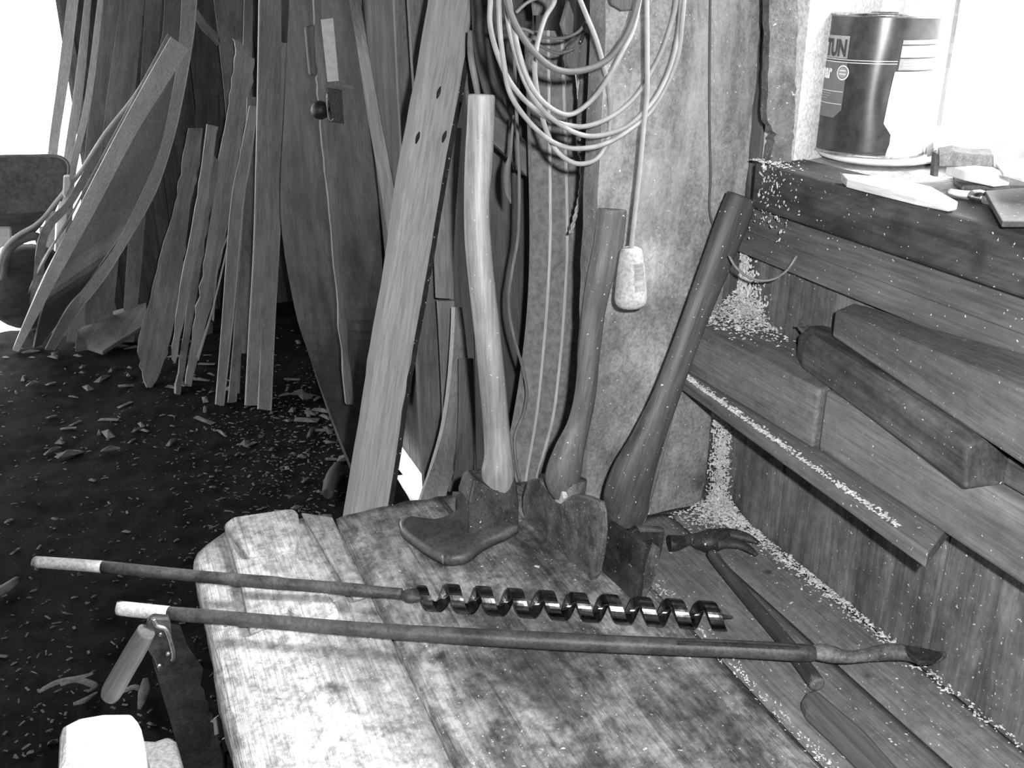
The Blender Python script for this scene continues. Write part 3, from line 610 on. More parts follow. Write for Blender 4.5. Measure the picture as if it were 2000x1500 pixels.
rope('twisted_rope', [W(x, y, Y=1.45) for x, y in ((1130, 140), (1134, 230), (1137, 330), (1133, 380), (1124, 420), (1115, 455))], .0022, M_ROPE, 'frayed twisted rope hanging beside the bright rod', 'rope')
# clutter hanging inside the coil
M_WOODD = mat('dark_hook_wood', .07, .2, stain=.4, specks=.4)
hk = [W(x, y, Y=1.36) for x, y in ((1148, 62), (1132, 72), (1112, 92), (1104, 115), (1110, 132), (1132, 142), (1160, 136), (1176, 120), (1172, 95), (1160, 75))]
hook = prism('wooden_toggle', hk, V((.0, .012, 0)), M_WOODD, bevel=.003, axis=V((0, 0, 1))); tag(hook, 'dark leaf-shaped wooden toggle hanging inside the cable loops', 'toggle')
o = tube('slot', [W(x, y, Y=1.356) for x, y in ((1140, 66), (1133, 86))], [.003, .003], M_NBE, 8, 2, hook)
tag(tube('bark_strip', [W(x, y, Y=1.44) for x, y in ((1150, 130), (1148, 180), (1142, 230), (1136, 290), (1150, 330))], [.010, .016, .014, .009, .003], M_BARK, 10, 5, flat_=.5, fdir=V((0, 1, 0))), 'ragged strip of bark hanging behind the lower cable loops', 'bark')
sh = [(1105, -10), (1103, 25), (1094, 50), (1100, 60), (1115, 40), (1118, 8)]
tag(prism('pointed_stake', [W(x, y, Y=1.4) for x, y in ((1112, 0), (1098, 48), (1106, 70), (1120, 66), (1122, 30))], V((0, .012, 0)), M_B['mid'], bevel=.002, axis=V((0, 0, 1))), 'small pointed wooden stake in the middle of the cable coil', 'stake')
for k, (lab, pts) in enumerate((('thin dark wire strung sideways across the upper cable loops', ((970, 50), (985, 62), (1020, 56), (1060, 72), (1100, 74), (1130, 62), (1145, 42))),
                                ('thin dark wire strung below the upper sideways wire', ((1024, 72), (1060, 92), (1090, 104), (1120, 96))),
                                ('thin dark wire drooping at the upper right of the coil', ((1170, -10), (1180, 15), (1198, 28), (1202, 50), (1196, 75), (1180, 95))),
                                ('thin dark wire arching at the upper left inside the coil', ((1008, 25), (1030, 5), (1060, -8))))):
    tag(tube('thin_wire', [W(x, y, Y=1.33) for x, y in pts], [.0024]*len(pts), M_B['mid'], 6, 5), lab, 'wire')
board('hanging_board', 'short grey board hanging at the top of the cable coil', [(1040, -20, 1095, -20, 1.55), (1045, 30, 1070, 30, 1.55)], 'mid', .01)
pg = [(1185, -15), (1195, 10), (1215, 22), (1240, 20), (1258, -15)]
tag(prism('leather_scrap', [W(x, y, Y=1.2) for x, y in pg], V((0, .008, 0)), M_B['dark'], bevel=.002, axis=V((0, 0, 1))), 'dark leather scrap hanging at the top edge of the limewashed boards', 'leather')

# ------------------------------------------------------------------ cable coil
M_CABLE = flat('cable_rubber', .27, .45)
M_CABLED = flat('cable_rubber_dark', .11, .5)
loops = [
 ([(955, -30), (958, 0), (957, 45), (968, 95), (988, 145), (1011, 180), (1035, 205), (1072, 232), (1113, 245), (1147, 246), (1192, 229), (1237, 193), (1269, 145), (1296, 91), (1317, 23), (1322, -30)], 1.19),
 ([(973, -30), (974, 0), (977, 68), (986, 136), (995, 179), (1015, 215), (1047, 252), (1079, 277), (1113, 289), (1147, 289), (1181, 281), (1226, 256), (1267, 222), (1301, 170), (1323, 113), (1332, 45), (1336, 0), (1338, -30)], 1.175),
 ([(985, -30), (988, 0), (995, 57), (1011, 118), (1027, 163), (1056, 211), (1097, 245), (1135, 263), (1169, 265), (1215, 252), (1249, 227), (1283, 186), (1310, 127), (1326, 57), (1330, 0), (1332, -30)], 1.165),
 ([(1054, -20), (1083, -2), (1065, 34), (1054, 68), (1047, 102), (1045, 147), (1054, 204), (1065, 249), (1085, 292), (1113, 315), (1138, 320), (1165, 310), (1183, 283), (1192, 238), (1190, 181), (1181, 136), (1165, 79), (1147, 34), (1133, 0), (1120, -30)], 1.2),
 ([(990, -30), (996, 10), (1002, 45), (1013, 100), (1033, 159), (1061, 199), (1097, 222), (1124, 220), (1158, 193), (1187, 154), (1215, 102), (1237, 57), (1249, 0), (1252, -30)], 1.15)]
P = []
for pts, Y in loops: P.append(tube('', [W(x, y, Y=Y+.01*math.sin(i*1.1)) for i, (x, y) in enumerate(pts)], [.0032]*len(pts), M_CABLE, 10, 6, only=True))
v, f = join(*P)
coil = empty('cable_coil', W(1130, -25, Y=1.19), 'grey rubber cable coil hanging in loose loops on the board wall', 'cable')
link('cable', v, f, M_CABLE, parent=coil, smooth=True)
pts = [(988, -30), (995, 18), (1015, 63), (1047, 106), (1088, 136), (1135, 138), (1181, 120), (1212, 86), (1233, 45), (1246, 0), (1250, -30)]
o = tube('dark_loop', [W(x, y, Y=1.135) for x, y in pts], [.0040]*len(pts), M_CABLED, 10, 6, coil); tag(o, 'darker thicker loop')
# pull cord with its tapered weight
cordp = [(1263, -30), (1264, 91), (1264, 181), (1258, 238), (1251, 317), (1241, 410), (1232, 490)]
wt = empty('cord_weight', W(1232, 600, Y=1.12), 'pale tapered weight on a straight grey cord beside the middle axe handle', 'weight')
tube('cord', [W(x, y, Y=1.12) for x, y in cordp], [.0031]*7, M_CABLE, 10, 5, wt)
c0, c1 = W(1232, 598, Y=1.12), W(1233, 484, Y=1.12); ax = c1-c0; H = ax.length
prof = [(0, .012), (.0012, .0185), (.006, .0212), (.012, .0218), (H*.35, .0205), (H*.7, .0175), (H*.9, .0150), (H*.97, .0135), (H, .0100)]
M_PLUG = mat('mottled_plug', .28, .52, kind='blot', bump=.2)
link('weight_body', *lathe(prof, c0, ax, 28), M_PLUG, parent=wt, smooth=True, axis=ax)
# dark label wrapped on it
vs, fs = [], []
axn = ax.normalized(); rr_ = V((cy, -sy, 0)); ff_ = axn.cross(rr_); ff_ = ff_ if ff_.dot(FWD) < 0 else -ff_
for i in range(6):
    h = H*(.32+.46*i/5); r0 = .0222+(.0172-.0222)*((h/H-.1)/.65)
    for j in range(6):
        a = math.radians(8+50*j/5); vs.append(c0+axn*h+(rr_*math.sin(a)+ff_*math.cos(a))*r0)
fs = [(i*6+j, i*6+j+1, i*6+j+7, i*6+j+6) for i in range(5) for j in range(5)]
o = link('weight_label', vs, fs, M_B['mid'], parent=wt); m_ = o.modifiers.new('s', 'SOLIDIFY'); m_.thickness = .0006; m_.offset = 0
o = tag(tube('wall_wire', [W(x, y, Y=1.212) for x, y in ((1388, -30), (1386, 100), (1386, 250), (1388, 340), (1386, 410), (1396, 450))], [.0016]*6, M_B['dark'], 6, 5), 'thin dark wire running down the limewashed boards', 'wire')
tag(tube('wire_loop', [W(x, y, Y=Y) for x, y, Y in ((1424, 500, 1.1), (1440, 525, 1.08), (1470, 545, 1.07), (1505, 547, 1.06), (1535, 530, 1.05), (1556, 500, 1.05))], [.0018]*6, M_B['mid'], 6, 5), 'thin wire loop drooping below the wall rails beside the leaning axe handle', 'wire')

# ------------------------------------------------------------------ the three edge tools standing on the bench
M_HAND = mat('worn_handle', .20, .52, stain=.3, specks=.1, scale=.8, rough=.45, bump=.15, spec=.5)
M_HAND2 = mat('dark_handle', .03, .13, stain=.3, specks=.1, scale=.8, rough=.5, bump=.15)
M_HAND3 = mat('mid_handle', .07, .20, stain=.3, specks=.15, scale=.8, rough=.5, bump=.15)
M_AXE = mat('rusty_axe_iron', .07, .30, kind='blot', metal=.35, rough=.55, specks=.2, bump=.3, scale=1.2)
M_AXED = mat('dark_axe_iron', .02, .10, kind='blot', metal=.35, rough=.5, specks=.25, bump=.25, scale=1.2)
def handle(name, rows, m, parent, fl_=.72, n=6):
    pts = [W(x, y, Y=Y) for x, y, w_, Y in rows]; rad = [px2m(p, r_[2]/2) for p, r_ in zip(pts, rows)]
    o = tube(name, pts, rad, m, 18, n, parent, flat_=fl_, fdir=V((sy, cy, 0)))
    b = o.modifiers.new('bevel', 'BEVEL'); b.width = .004; b.segments = 3; b.limit_method = 'ANGLE'; b.angle_limit = math.radians(50); return o
# 1. adze
adze = empty('adze', W(960, 1040, Z=.75), 'adze with the tallest pale round handle, its broad blade flat on the bench', 'adze')
handle('handle', [(941, 184, 53, 1.375), (939, 240, 54, 1.37), (935, 320, 55, 1.36), (931, 400, 50, 1.35), (934, 480, 52, 1.34), (943, 570, 52, 1.325), (952, 650, 52, 1.315), (961, 740, 52, 1.30), (969, 830, 52, 1.29), (973, 890, 56, 1.28), (972, 925, 66, 1.275), (970, 960, 62, 1.27)], M_HAND, adze, .8)
# socket: flared box with a centre ridge
def loft(secs, m, name, parent, bevel=0, smooth=False):
    k = len(secs[0]); vs = [q for s in secs for q in s]; fs = []
    for i in range(len(secs)-1):
        for j in range(k): fs.append((i*k+j, i*k+(j+1) % k, (i+1)*k+(j+1) % k, (i+1)*k+j))
    fs += [tuple(range(k)), tuple(range(len(secs)*k-k, len(secs)*k))]
    return link(name, vs, fs, m, parent=parent, bevel=bevel, smooth=smooth)
def sec(pts, Yf, dy, mid=None):
    (xl, yl), (xm, ym), (xr, yr) = pts
    a, b, c = W(xl, yl, Y=Yf), W(xm, ym, Y=Yf-.012), W(xr, yr, Y=Yf)
    return [a, b, c, c+V((0, dy, 0)), a+V((0, dy, 0))]
S1 = [sec(((926, 934), (969, 966), (1004, 926)), 1.262, .03), sec(((922, 950), (968, 984), (1010, 944)), 1.256, .045), sec(((916, 980), (966, 1010), (1014, 980)), 1.246, .05), sec(((912, 1010), (962, 1040), (1014, 1022)), 1.232, .055)]
for q in S1[-1]: q.z = max(.752, min(q.z, .764))
loft(S1, M_AXED, 'socket', adze, bevel=.003)
# blade: a curved plate reaching from the socket foot to its rounded cutting edge
near = [(1013, 1026, .786), (990, 1040, .781), (962, 1052, .776), (938, 1066, .772), (918, 1082, .769), (900, 1089, .767)]
edge = [(884, 1091, .766), (866, 1089, .765), (840, 1076, .765), (812, 1057, .765), (790, 1040, .765), (781, 1026, .765), (784, 1014, .766), (796, 1008, .767)]
farr = [(818, 1011, .768), (845, 1014, .771), (872, 1008, .775), (893, 997, .781), (913, 983, .787)]
def dense(l, n=4): return crs([V(q) for q in l], n)
nr, eg, fa = dense(near), dense(edge), dense(farr)
def to3(l, dz=0, k=1.): return [W(q[0], q[1], Z=q[2]+dz) for q in l]
top = to3(nr+eg+fa); cen = sum(top, V())/len(top); n_ = len(top)
mid_ = [W(960, 1010, Z=.795), W(915, 1030, Z=.783), W(870, 1040, Z=.776), W(835, 1038, Z=.771)]
bot = [V((p.x, p.y, max(.7505, p.z-.013))) for p in top]
inn = [p+(cen-p)*.10+V((0, 0, .003)) for p in top]; inn2 = [p+(cen-p)*.4+V((0, 0, .0035)) for p in top]
vs = bot+[p*1.0 for p in top]+inn+inn2+[cen+V((0, 0, .0035))]; fs = [tuple(range(n_))]
for a in range(3):
    for k in range(n_): fs.append((a*n_+k, a*n_+(k+1) % n_, (a+1)*n_+(k+1) % n_, (a+1)*n_+k))
for k in range(n_): fs.append((3*n_+k, 3*n_+(k+1) % n_, 4*n_))
M_ADZ = mat('adze_iron', .06, .15, kind='blot', metal=.3, rough=.45, bump=.15, scale=.8)
link('blade', vs, fs, M_ADZ, parent=adze, smooth=True)
eg2 = to3(eg[4:], .0008); eb = [V((p.x, p.y, p.z-.012)) for p in eg2]; ei = [p+(cen-p)*.085+V((0, 0, .0034)) for p in eg2]
vs = eb+[p+(p-cen)*.012 for p in eg2]+ei; k_ = len(eg2); fs = []
for a in range(2):
    for k in range(k_-1): fs.append((a*k_+k, a*k_+k+1, (a+1)*k_+k+1, (a+1)*k_+k))
o = tag(link('ground_edge', vs, fs, mat('ground_edge', .16, .26, kind='blot', metal=.3, rough=.4, bump=.1), parent=adze, smooth=True), 'lighter ground cutting edge')
m_ = o.modifiers.new('s', 'SOLIDIFY'); m_.thickness = .0015; m_.offset = -1

# 2. broad axe
axe = empty('broad_axe', W(1100, 1090, Z=.75), 'broad axe standing on its cutting edge in the middle of the three tools', 'axe')
handle('handle', [(1196, 408, 57, 1.21), (1188, 480, 58, 1.205), (1172, 545, 51, 1.20), (1160, 610, 45, 1.20), (1151, 690, 42, 1.195), (1143, 770, 42, 1.19), (1130, 830, 46, 1.19), (1112, 880, 60, 1.185), (1100, 925, 70, 1.18), (1098, 950, 60, 1.18), (1099, 972, 36, 1.18)], M_HAND3, axe, .6)
A0, B0 = V((.546, 1.275, .7505)), V((.568, 1.092, .7505)); pn = (B0-A0).cross(UP).normalized(); pn = pn if pn.x > 0 else -pn
def onp(x, y, P0=A0, n_=pn):
    r = ray(x, y); c_ = V((0, 0, CAMZ)); t_ = (P0-c_).dot(n_)/r.dot(n_); return c_+r*t_
OUT = [(1031, 938), (1053, 934), (1060, 947), (1078, 966), (1092, 985), (1101, 982), (1107, 974), (1114, 969), (1130, 966), (1150, 971), (1172, 981), (1177, 1000), (1179, 1037), (1174, 1085), (1165, 1124), (1158, 1134), (1145, 1125), (1100, 1085), (1050, 1047), (1026, 1022), (1020, 995), (1021, 970)]
ol = [onp(x, y) for x, y in OUT]
for q in ol: q.z = max(q.z, .7505)
prism('blade', ol, pn*.008, M_AXE, parent=axe, bevel=.002)
rd = [onp(x, y)-pn*.002 for x, y in ((1172, 985), (1180, 1000), (1181, 1040), (1168, 1122), (1156, 1133), (1150, 1126), (1166, 1060), (1168, 1010))]
o = prism('sharpened_edge', rd, pn*.004, M_AXE, parent=axe, bevel=.001)
sk = [lathe([(0, .016), (.03, .020), (.055, .022)], onp(1098, 1010)+pn*.014, UP+V((.1, .1, 0)), 14, .8)]
link('socket', *sk[0], M_AXE, parent=axe, smooth=True)
pg = [onp(x, y)-pn*.004 for x, y in ((1086, 962), (1102, 958), (1106, 972), (1098, 984), (1088, 980))]
tag(prism('wedge', pg, pn*.008, M_CHIP, parent=axe, bevel=.002), 'pale splintered wedge')
# 3. hewing axe with the hollow blade
hew = empty('hewing_axe', W(1225, 1160, Z=.75), 'hewing axe with a dark curved blade and a handle leaning on the window post', 'axe')
handle('handle', [(1450, 385, 66, 1.15), (1428, 440, 66, 1.145), (1397, 520, 60, 1.14), (1362, 610, 54, 1.135), (1330, 695, 52, 1.125), (1298, 780, 56, 1.12), (1264, 860, 68, 1.11), (1238, 920, 86, 1.105), (1224, 970, 92, 1.10), (1224, 1005, 82, 1.095), (1226, 1030, 50, 1.09)], M_HAND2, hew, .55)
tag(tube('handle_ridge', [W(x, y, Y=Y) for x, y, Y in ((1330, 740, 1.12), (1305, 840, 1.115), (1278, 930, 1.11), (1256, 1020, 1.10))], [.002, .004, .007, .005], M_HAND3, 10, 5, hew, flat_=.5), 'lighter ridge along the handle')
b0 = [W(1176, 1117, Z=.7505), W(1205, 1143, Z=.7505), W(1240, 1176, Z=.7505), W(1256, 1168, Z=.7505), W(1270, 1152, Z=.7505)]
tp = [(1179, 1012), (1215, 1034), (1255, 1058), (1272, 1065), (1287, 1068)]
tq = [W(x, y, Y=q.y+.002) for (x, y), q in zip(tp, b0)]
v, f = slab([q for q in tq], [q for q in b0], .006, n=5, across=5, back=None)
link('blade', v, f, M_AXED, parent=hew, smooth=False, bevel=.001)
q = [W(1240, 1176, Y=b0[2].y)-V((0, .001, 0)), W(1262, 1168, Y=b0[3].y), W(1286, 1110, Y=b0[3].y+.004), W(1290, 1072, Y=b0[3].y+.004), W(1276, 1062, Y=b0[3].y), W(1262, 1100, Y=b0[2].y)]
prism('sharpened_edge', q, V((.001, .005, 0)), M_AXE, parent=hew, bevel=.001)
q = [W(x, y, Y=1.065) for x, y in ((1240, 1034), (1252, 1034), (1298, 1036), (1296, 1062), (1277, 1140), (1262, 1160), (1235, 1100), (1222, 1050))]
prism('poll', q, V((.004, .012, 0)), M_AXED, parent=hew, bevel=.002)
q = [W(x, y, Y=1.062) for x, y in ((1246, 1030), (1298, 1035), (1297, 1040), (1250, 1040))]
prism('rim', q, V((0, .008, 0)), M_AXE, parent=hew, bevel=.001)

# ------------------------------------------------------------------ augers
M_AUG = mat('auger_shaft_iron', .04, .13, kind='blot', metal=.3, rough=.5, bump=.25)
M_AUGS = mat('polished_auger_steel', .14, .24, kind='blot', metal=1., rough=.22, bump=.03)
M_TIPLIT = mat('daylit_tip', .55, .7, kind='blot', rough=.5, metal=.0)
au = empty('spiral_auger', W(1100, 1205, Z=.752), 'long auger with an open spiral bit and small screw tip', 'auger')
A = W(72, 1098, Z=.80); B = W(800, 1163, Z=.778); C = W(1408, 1204, Z=.774)
rs = [(72, 1098, 10), (78, 1098, 11.5), (200, 1107, 12), (400, 1127, 12), (530, 1138, 13), (560, 1141, 12), (640, 1147, 12), (700, 1153, 13), (740, 1156, 11), (785, 1160, 11)]
pts, rad = [], []
for x, y, r_ in rs:
    z = .80+(.778-.80)*(x-72)/728; p = W(x, y, Z=z); pts.append(p); rad.append(px2m(p, r_))
tube('shaft', pts[2:], rad[2:], M_AUG, 14, 4, au)
tag(tube('daylit_end', pts[:3], rad[:3], mat('pale_iron', .28, .42, kind='blot', rough=.5), 14, 4, au), 'end painted paler, as daylit')  # daylight on the shaft end painted as a paler colour
def spiral():
    d = (C-B).normalized(); L_ = (C-B).length; u = (UP-d*UP.dot(d)).normalized(); s_ = d.cross(u)
    vs, fs = [], []; N_ = 380; turns = 9.8; k = 8
    for i in range(N_+1):
        t = i/N_; an = 2*math.pi*turns*t+3.6; ctr = B+d*(L_*t)
        Rr = .0192*min(1, .45+t*9) if t < .1 else .0192
        wd = .0088*min(1, .4+6*t)
        ri = .30*Rr
        e = u*math.cos(an)+s_*math.sin(an)
        prof = [(-wd, Rr*.99), (-wd*.5, Rr), (wd*.5, Rr), (wd, Rr*.99), (wd*.97, Rr*.9), (wd*.3, ri), (-wd*.3, ri), (-wd*.97, Rr*.9)]
        for a_, r_ in prof: vs.append(ctr+d*a_+e*r_)
    for i in range(N_):
        for j in range(k): fs.append((i*k+j, i*k+(j+1) % k, (i+1)*k+(j+1) % k, (i+1)*k+j))
    fs += [tuple(range(k)), tuple(range(N_*k, N_*k+k))]
    return vs, fs
v, f = spiral(); link('spiral_bit', v, f, M_AUGS, parent=au, axis=C-B, smooth=False, bevel=0)
d = (C-B).normalized()
tube('neck', [B-d*.012, B, B+d*.012, B+d*.026], [.006, .012, .010, .004], M_AUG, 14, 5, au, flat_=.7, twist=2)
th = [C-d*.01]; 
v, f = lathe([(-.006, .010), (.000, .0095), (.002, .0035)]+[(.002+i*.0011, (.0042 if i % 2 else .0026)*(1-.05*i)) for i in range(12)]+[(.016, .0012)], C, d, 14)
link('screw_tip', v, f, M_AUG, parent=au, smooth=False)
au2 = empty('spoon_auger', W(1100, 1262, Z=.752), 'long shell auger with a tip painted daylight-pale lying across the hammer handle', 'auger')
rs = [(234, 1188, 12), (240, 1189, 14.5), (330, 1198, 14), (500, 1212, 14), (700, 1229, 14.5), (900, 1242, 16), (1100, 1253, 17), (1300, 1262, 17), (1450, 1268, 17), (1570, 1275, 17), (1592, 1276, 13)]
pts, rad = [], []
for x, y, r_ in rs:
    p = W(x, y, Z=.783+.006*(x-234)/1400); pts.append(p); rad.append(px2m(p, r_))
tube('shaft', pts[2:], rad[2:], mat('auger2_shaft', .035, .12, kind='blot', rough=.45, bump=.2), 14, 4, au2)
tag(tube('daylit_grip', pts[:3], rad[:3], M_TIPLIT, 14, 4, au2), 'end painted pale, as daylit')  # bright end: daylight on the rod put into the colour
pts = [W(x, y, Z=.787) for x, y in ((1585, 1275), (1600, 1274), (1625, 1278), (1655, 1283), (1690, 1280), (1720, 1275), (1750, 1273), (1775, 1277), (1800, 1284), (1826, 1283), (1840, 1279), (1845, 1274)) ]
rad = [px2m(pts[0], r_) for r_ in (16, 20, 20, 15, 15, 19, 20, 17, 16, 13, 9, 3)]
tube('shell_bit', pts, rad, M_AXE, 14, 4, au2, flat_=.8, fdir=V((0, .3, 1)), twist=1.2)
prism('channel', [W(x, y, Z=.8005) for x, y in ((1322, 1251), (1420, 1254), (1560, 1262), (1562, 1265), (1420, 1257), (1322, 1253))], V((0, 0, -.006)), M_AXED, parent=au2)
prism('cutting_lip', [W(x, y, Z=.796) for x, y in ((1755, 1258), (1790, 1262), (1835, 1272), (1842, 1276), (1825, 1290), (1795, 1292), (1775, 1275))], V((0, 0, -.006)), M_AXED, parent=au2, bevel=.001)

# ------------------------------------------------------------------ claw hammer
ham = empty('claw_hammer', W(1400, 1080, Z=.752), 'claw hammer with a dark tubular handle lying on the bench', 'hammer')
hp = [W(x, y, Z=z) for x, y, z in ((1390, 1080, .772), (1410, 1108, .767), (1470, 1180, .765), (1540, 1262, .763), (1594, 1334, .762))]
tube('handle', hp, [.0082, .0085, .0088, .0098, .0102], MATS['dark_handle'], 16, 5, ham)
e0 = hp[-1]; de = (hp[-1]-hp[-2]).normalized()
tag(link('end_cap', *lathe([(0, .0098), (.003, .0098), (.0045, .007)], e0, de, 16), M_AXE, parent=ham, smooth=False), 'lighter worn end ring')
hd = [(1307, 1061, 18), (1322, 1060, 17), (1336, 1057, 13), (1350, 1054, 13), (1366, 1056, 20), (1384, 1057, 26), (1402, 1053, 24), (1420, 1050, 19)]
pts = [W(x, y, Z=.770) for x, y, r_ in hd]
tube('head', pts, [px2m(p, h[2]) for p, h in zip(pts, hd)], M_AXED, 20, 4, ham, flat_=.85, fdir=UP)
for rows in (((1396, 1044, 15), (1420, 1042, 14), (1445, 1046, 13), (1464, 1052, 10), (1481, 1060, 4)), ((1398, 1062, 14), (1420, 1061, 12), (1445, 1064, 11), (1462, 1072, 9), (1478, 1084, 4))):
    pts = [W(x, y, Z=.772-.001*k) for k, (x, y, r_) in enumerate(rows)]
    tube('claw', pts, [px2m(p, r_[2]) for p, r_ in zip(pts, rows)], M_AXED, 12, 4, ham, flat_=.7, fdir=UP)
# wooden stick at the lower right
stp = [(1567, 1362), (1575, 1349), (1590, 1343), (1603, 1350), (1692, 1425), (1758, 1500), (1806, 1556), (1752, 1556), (1702, 1502), (1632, 1432), (1576, 1380)]
tag(prism('wooden_stick', [W(x, y, Z=.774) for x, y in stp], V((0, 0, -.022)), mat('stick_wood', .08, .15, scale=.6), bevel=.006, axis=W(1600, 1380, Z=.77)-W(1750, 1540, Z=.77)), 'flat wooden stick with a rounded end at the bottom right of the bench', 'stick')

# ------------------------------------------------------------------ window sill things
SZ = 1.3185
# paint can
cb = W(1716, 300, Z=SZ+.012); cb.y += .035; cb.x += .01
CR = px2m(cb, 101); CH = .176
M_CAN = mat('can_print', .02, .08, kind='blot', scale=.4, rough=.3, bump=.0, spec=.6)
can = empty('paint_can', cb, 'dented tin paint can with a dark printed label on the window sill', 'can')
tilt = V((.018, 0, 1)).normalized()
tov = (V((0, 0, CAMZ))-cb); tov.z = 0; tov.normalize(); sd = V((-tov.y, tov.x, 0)); sd = sd if sd.dot(V((cy, -sy, 0))) > 0 else -sd
def canp(a, h, r=0.):   # a: degrees around from the viewer (+ right), h: 0..1
    a = math.radians(a); dent = 0
    rr = CR+r
    k = math.exp(-((math.degrees(a)-22)/14)**2)*math.exp(-((h-.45)/.25)**2)
    return cb+tilt*(h*CH)+(tov*math.cos(a)+sd*math.sin(a))*(rr-.006*k)
vs, fs = [], []; na, nh = 72, 24
for i in range(nh+1):
    for j in range(na): vs.append(canp(360*j/na, i/nh))
for i in range(nh):
    for j in range(na): fs.append((i*na+j, i*na+(j+1) % na, (i+1)*na+(j+1) % na, (i+1)*na+j))
fs.append(tuple(range(na)))
link('can_body', vs, fs, M_CAN, parent=can, smooth=True)
M_TIN = mat('tin', .35, .6, kind='blot', metal=.9, rough=.3, bump=.05)
for h in (0, 1):
    prof = [(-.002, CR-.001), (0, CR+.0022), (.0025, CR+.0022), (.004, CR), (.0035, CR-.004), (-.001, CR-.005)]
    link('rim', *lathe([(a+(CH if h else 0)-.001, r_) for a, r_ in prof+[prof[0]]], cb, tilt, 72, cap=False), M_TIN, parent=can, smooth=True)
link('lid', *lathe([(CH-.004, CR-.004), (CH-.002, CR-.004), (CH-.002, CR-.012), (CH-.007, CR-.014), (CH-.007, .001)], cb, tilt, 72), M_TIN, parent=can, smooth=False)
def canpatch(name, poly, m, r=.0006, n=14, lab=None):
    """poly: (angle, height) outline, filled as a curved strip between left and right edges by height rows"""
    hs = sorted({p[1] for p in poly}); h0, h1 = hs[0], hs[-1]; vs, fs = [], []
    def xs(h):
        c = []
        for (a, b), (c2, d2) in zip(poly, poly[1:]+poly[:1]):
            if (b-h)*(d2-h) <= 0 and b != d2: c.append(a+(c2-a)*(h-b)/(d2-b))
        return (min(c), max(c)) if c else (poly[0][0], poly[0][0])
    rows = sorted(set([h0+1e-4, h1-1e-4]+[min(max(h, h0+1e-4), h1-1e-4) for h in hs]+[h0+(h1-h0)*i/10 for i in range(1, 10)]))
    for h in rows:
        l, r_ = xs(h)
        for j in range(n+1): vs.append(canp(l+(r_-l)*j/n, h, r))
    for i in range(len(rows)-1):
        for j in range(n): fs.append((i*(n+1)+j, i*(n+1)+j+1, (i+1)*(n+1)+j+1, (i+1)*(n+1)+j))
    o = link(name, vs, fs, m, parent=can, smooth=True)
    if lab: o['label'] = lab
    return o
M_INKW = flat('label_white', .8, .5); M_INKG = flat('label_grey', .34, .5); M_INKD = flat('label_dark', .05, .5); M_INKM = flat('label_mid', .16, .5)
canpatch('name_panel', [(-96, .70), (-34, .70), (-34, .86), (-96, .86)], M_INKG)
canpatch('dark_panel', [(-96, .27), (-42, .27), (-33, .33), (-33, .68), (-96, .68)], M_INKM)
for h in (.672, .690): canpatch('label_line', [(-96, h), (18, h), (18, h+.005), (-96, h+.005)], M_INKW, .0008)
for h in (.46, .37): canpatch('label_line', [(-90, h), (-34, h), (-34, h+.004), (-90, h+.004)], M_INKW, .0009)
canpatch('information_panel', [(20, .80), (105, .80), (105, .72), (20, .72)], M_INKW, .0008)
canpatch('information_panel', [(19, .0), (105, .0), (105, .62), (17, .62), (13, .25), (22, .17), (22, .10), (20, .05)], M_INKW, .0008)
canpatch('text_band', [(20, .63), (105, .63), (105, .71), (20, .71)], M_INKG, .0008)
canpatch('text_band', [(20, .81), (105, .81), (105, .84), (20, .84)], M_INKG, .0008)
for k in range(3):
    canpatch('text_line', [(24, .645+.02*k), (60, .645+.02*k), (60, .652+.02*k), (24, .652+.02*k)], M_INKW, .0012)
    canpatch('text_line', [(-76, .405+.018*k), (-56+3*k, .405+.018*k), (-56+3*k, .412+.018*k), (-76, .412+.018*k)], M_INKG, .0012)
for k in range(2): canpatch('text_line', [(-86, .345-.018*k), (-62-5*k, .345-.018*k), (-62-5*k, .350-.018*k), (-86, .350-.018*k)], M_INKG, .0012)
def circ(ac, hc, rr, m, nm, off):
    vs = [canp(ac, hc, off)]; k = 28; cosf = CR
    for j in range(k):
        t = 2*math.pi*j/k; vs.append(canp(ac+math.degrees(rr*math.cos(t)/CR), hc+rr*math.sin(t)/CH, off))
    link(nm, vs, [(0, 1+j, 1+(j+1) % k) for j in range(k)], m, parent=can)
circ(-37, .60, .0095, M_INKW, 'round_seal', .0012); circ(-37, .60, .0078, M_INKM, 'round_seal', .0014); circ(-37, .60, .0066, M_INKG, 'round_seal', .0016)
for k in (-1, 1): canpatch('seal_line', [(-41, .60+.012*k), (-33, .60+.012*k), (-33, .606+.012*k), (-41, .606+.012*k)], M_INKW, .0019)
def cantext(s, right, hb, hgt, m, name, sq=.70):
    cu = bpy.data.curves.new('t', 'FONT'); cu.body = s; cu.size = 1.0; cu.offset = .045
    ob = bpy.data.objects.new('t', cu); COL.objects.link(ob); bpy.context.view_layer.update()
    dg = bpy.context.evaluated_depsgraph_get(); me = bpy.data.meshes.new_from_object(ob.evaluated_get(dg))
    bm = bmesh.new(); bm.from_mesh(me); bmesh.ops.triangulate(bm, faces=bm.faces)
    bmesh.ops.subdivide_edges(bm, edges=[e for e in bm.edges if e.calc_length() > .15], cuts=3)
    bm.verts.ensure_lookup_table(); bm.faces.ensure_lookup_table()
    mx_ = max(v_.co.x for v_ in bm.verts); mn = min(v_.co.x for v_ in bm.verts); sc = hgt/.72*CH
    vs = [canp(right-math.degrees((mx_-v_.co.x)*sc*sq/CR), hb+v_.co.y*sc/CH, .0016) for v_ in bm.verts]
    fs = [tuple(v_.index for v_ in f_.verts) for f_ in bm.faces]; bm.free()
    COL.objects.unlink(ob); bpy.data.objects.remove(ob)
    link(name, vs, fs, m, parent=can)
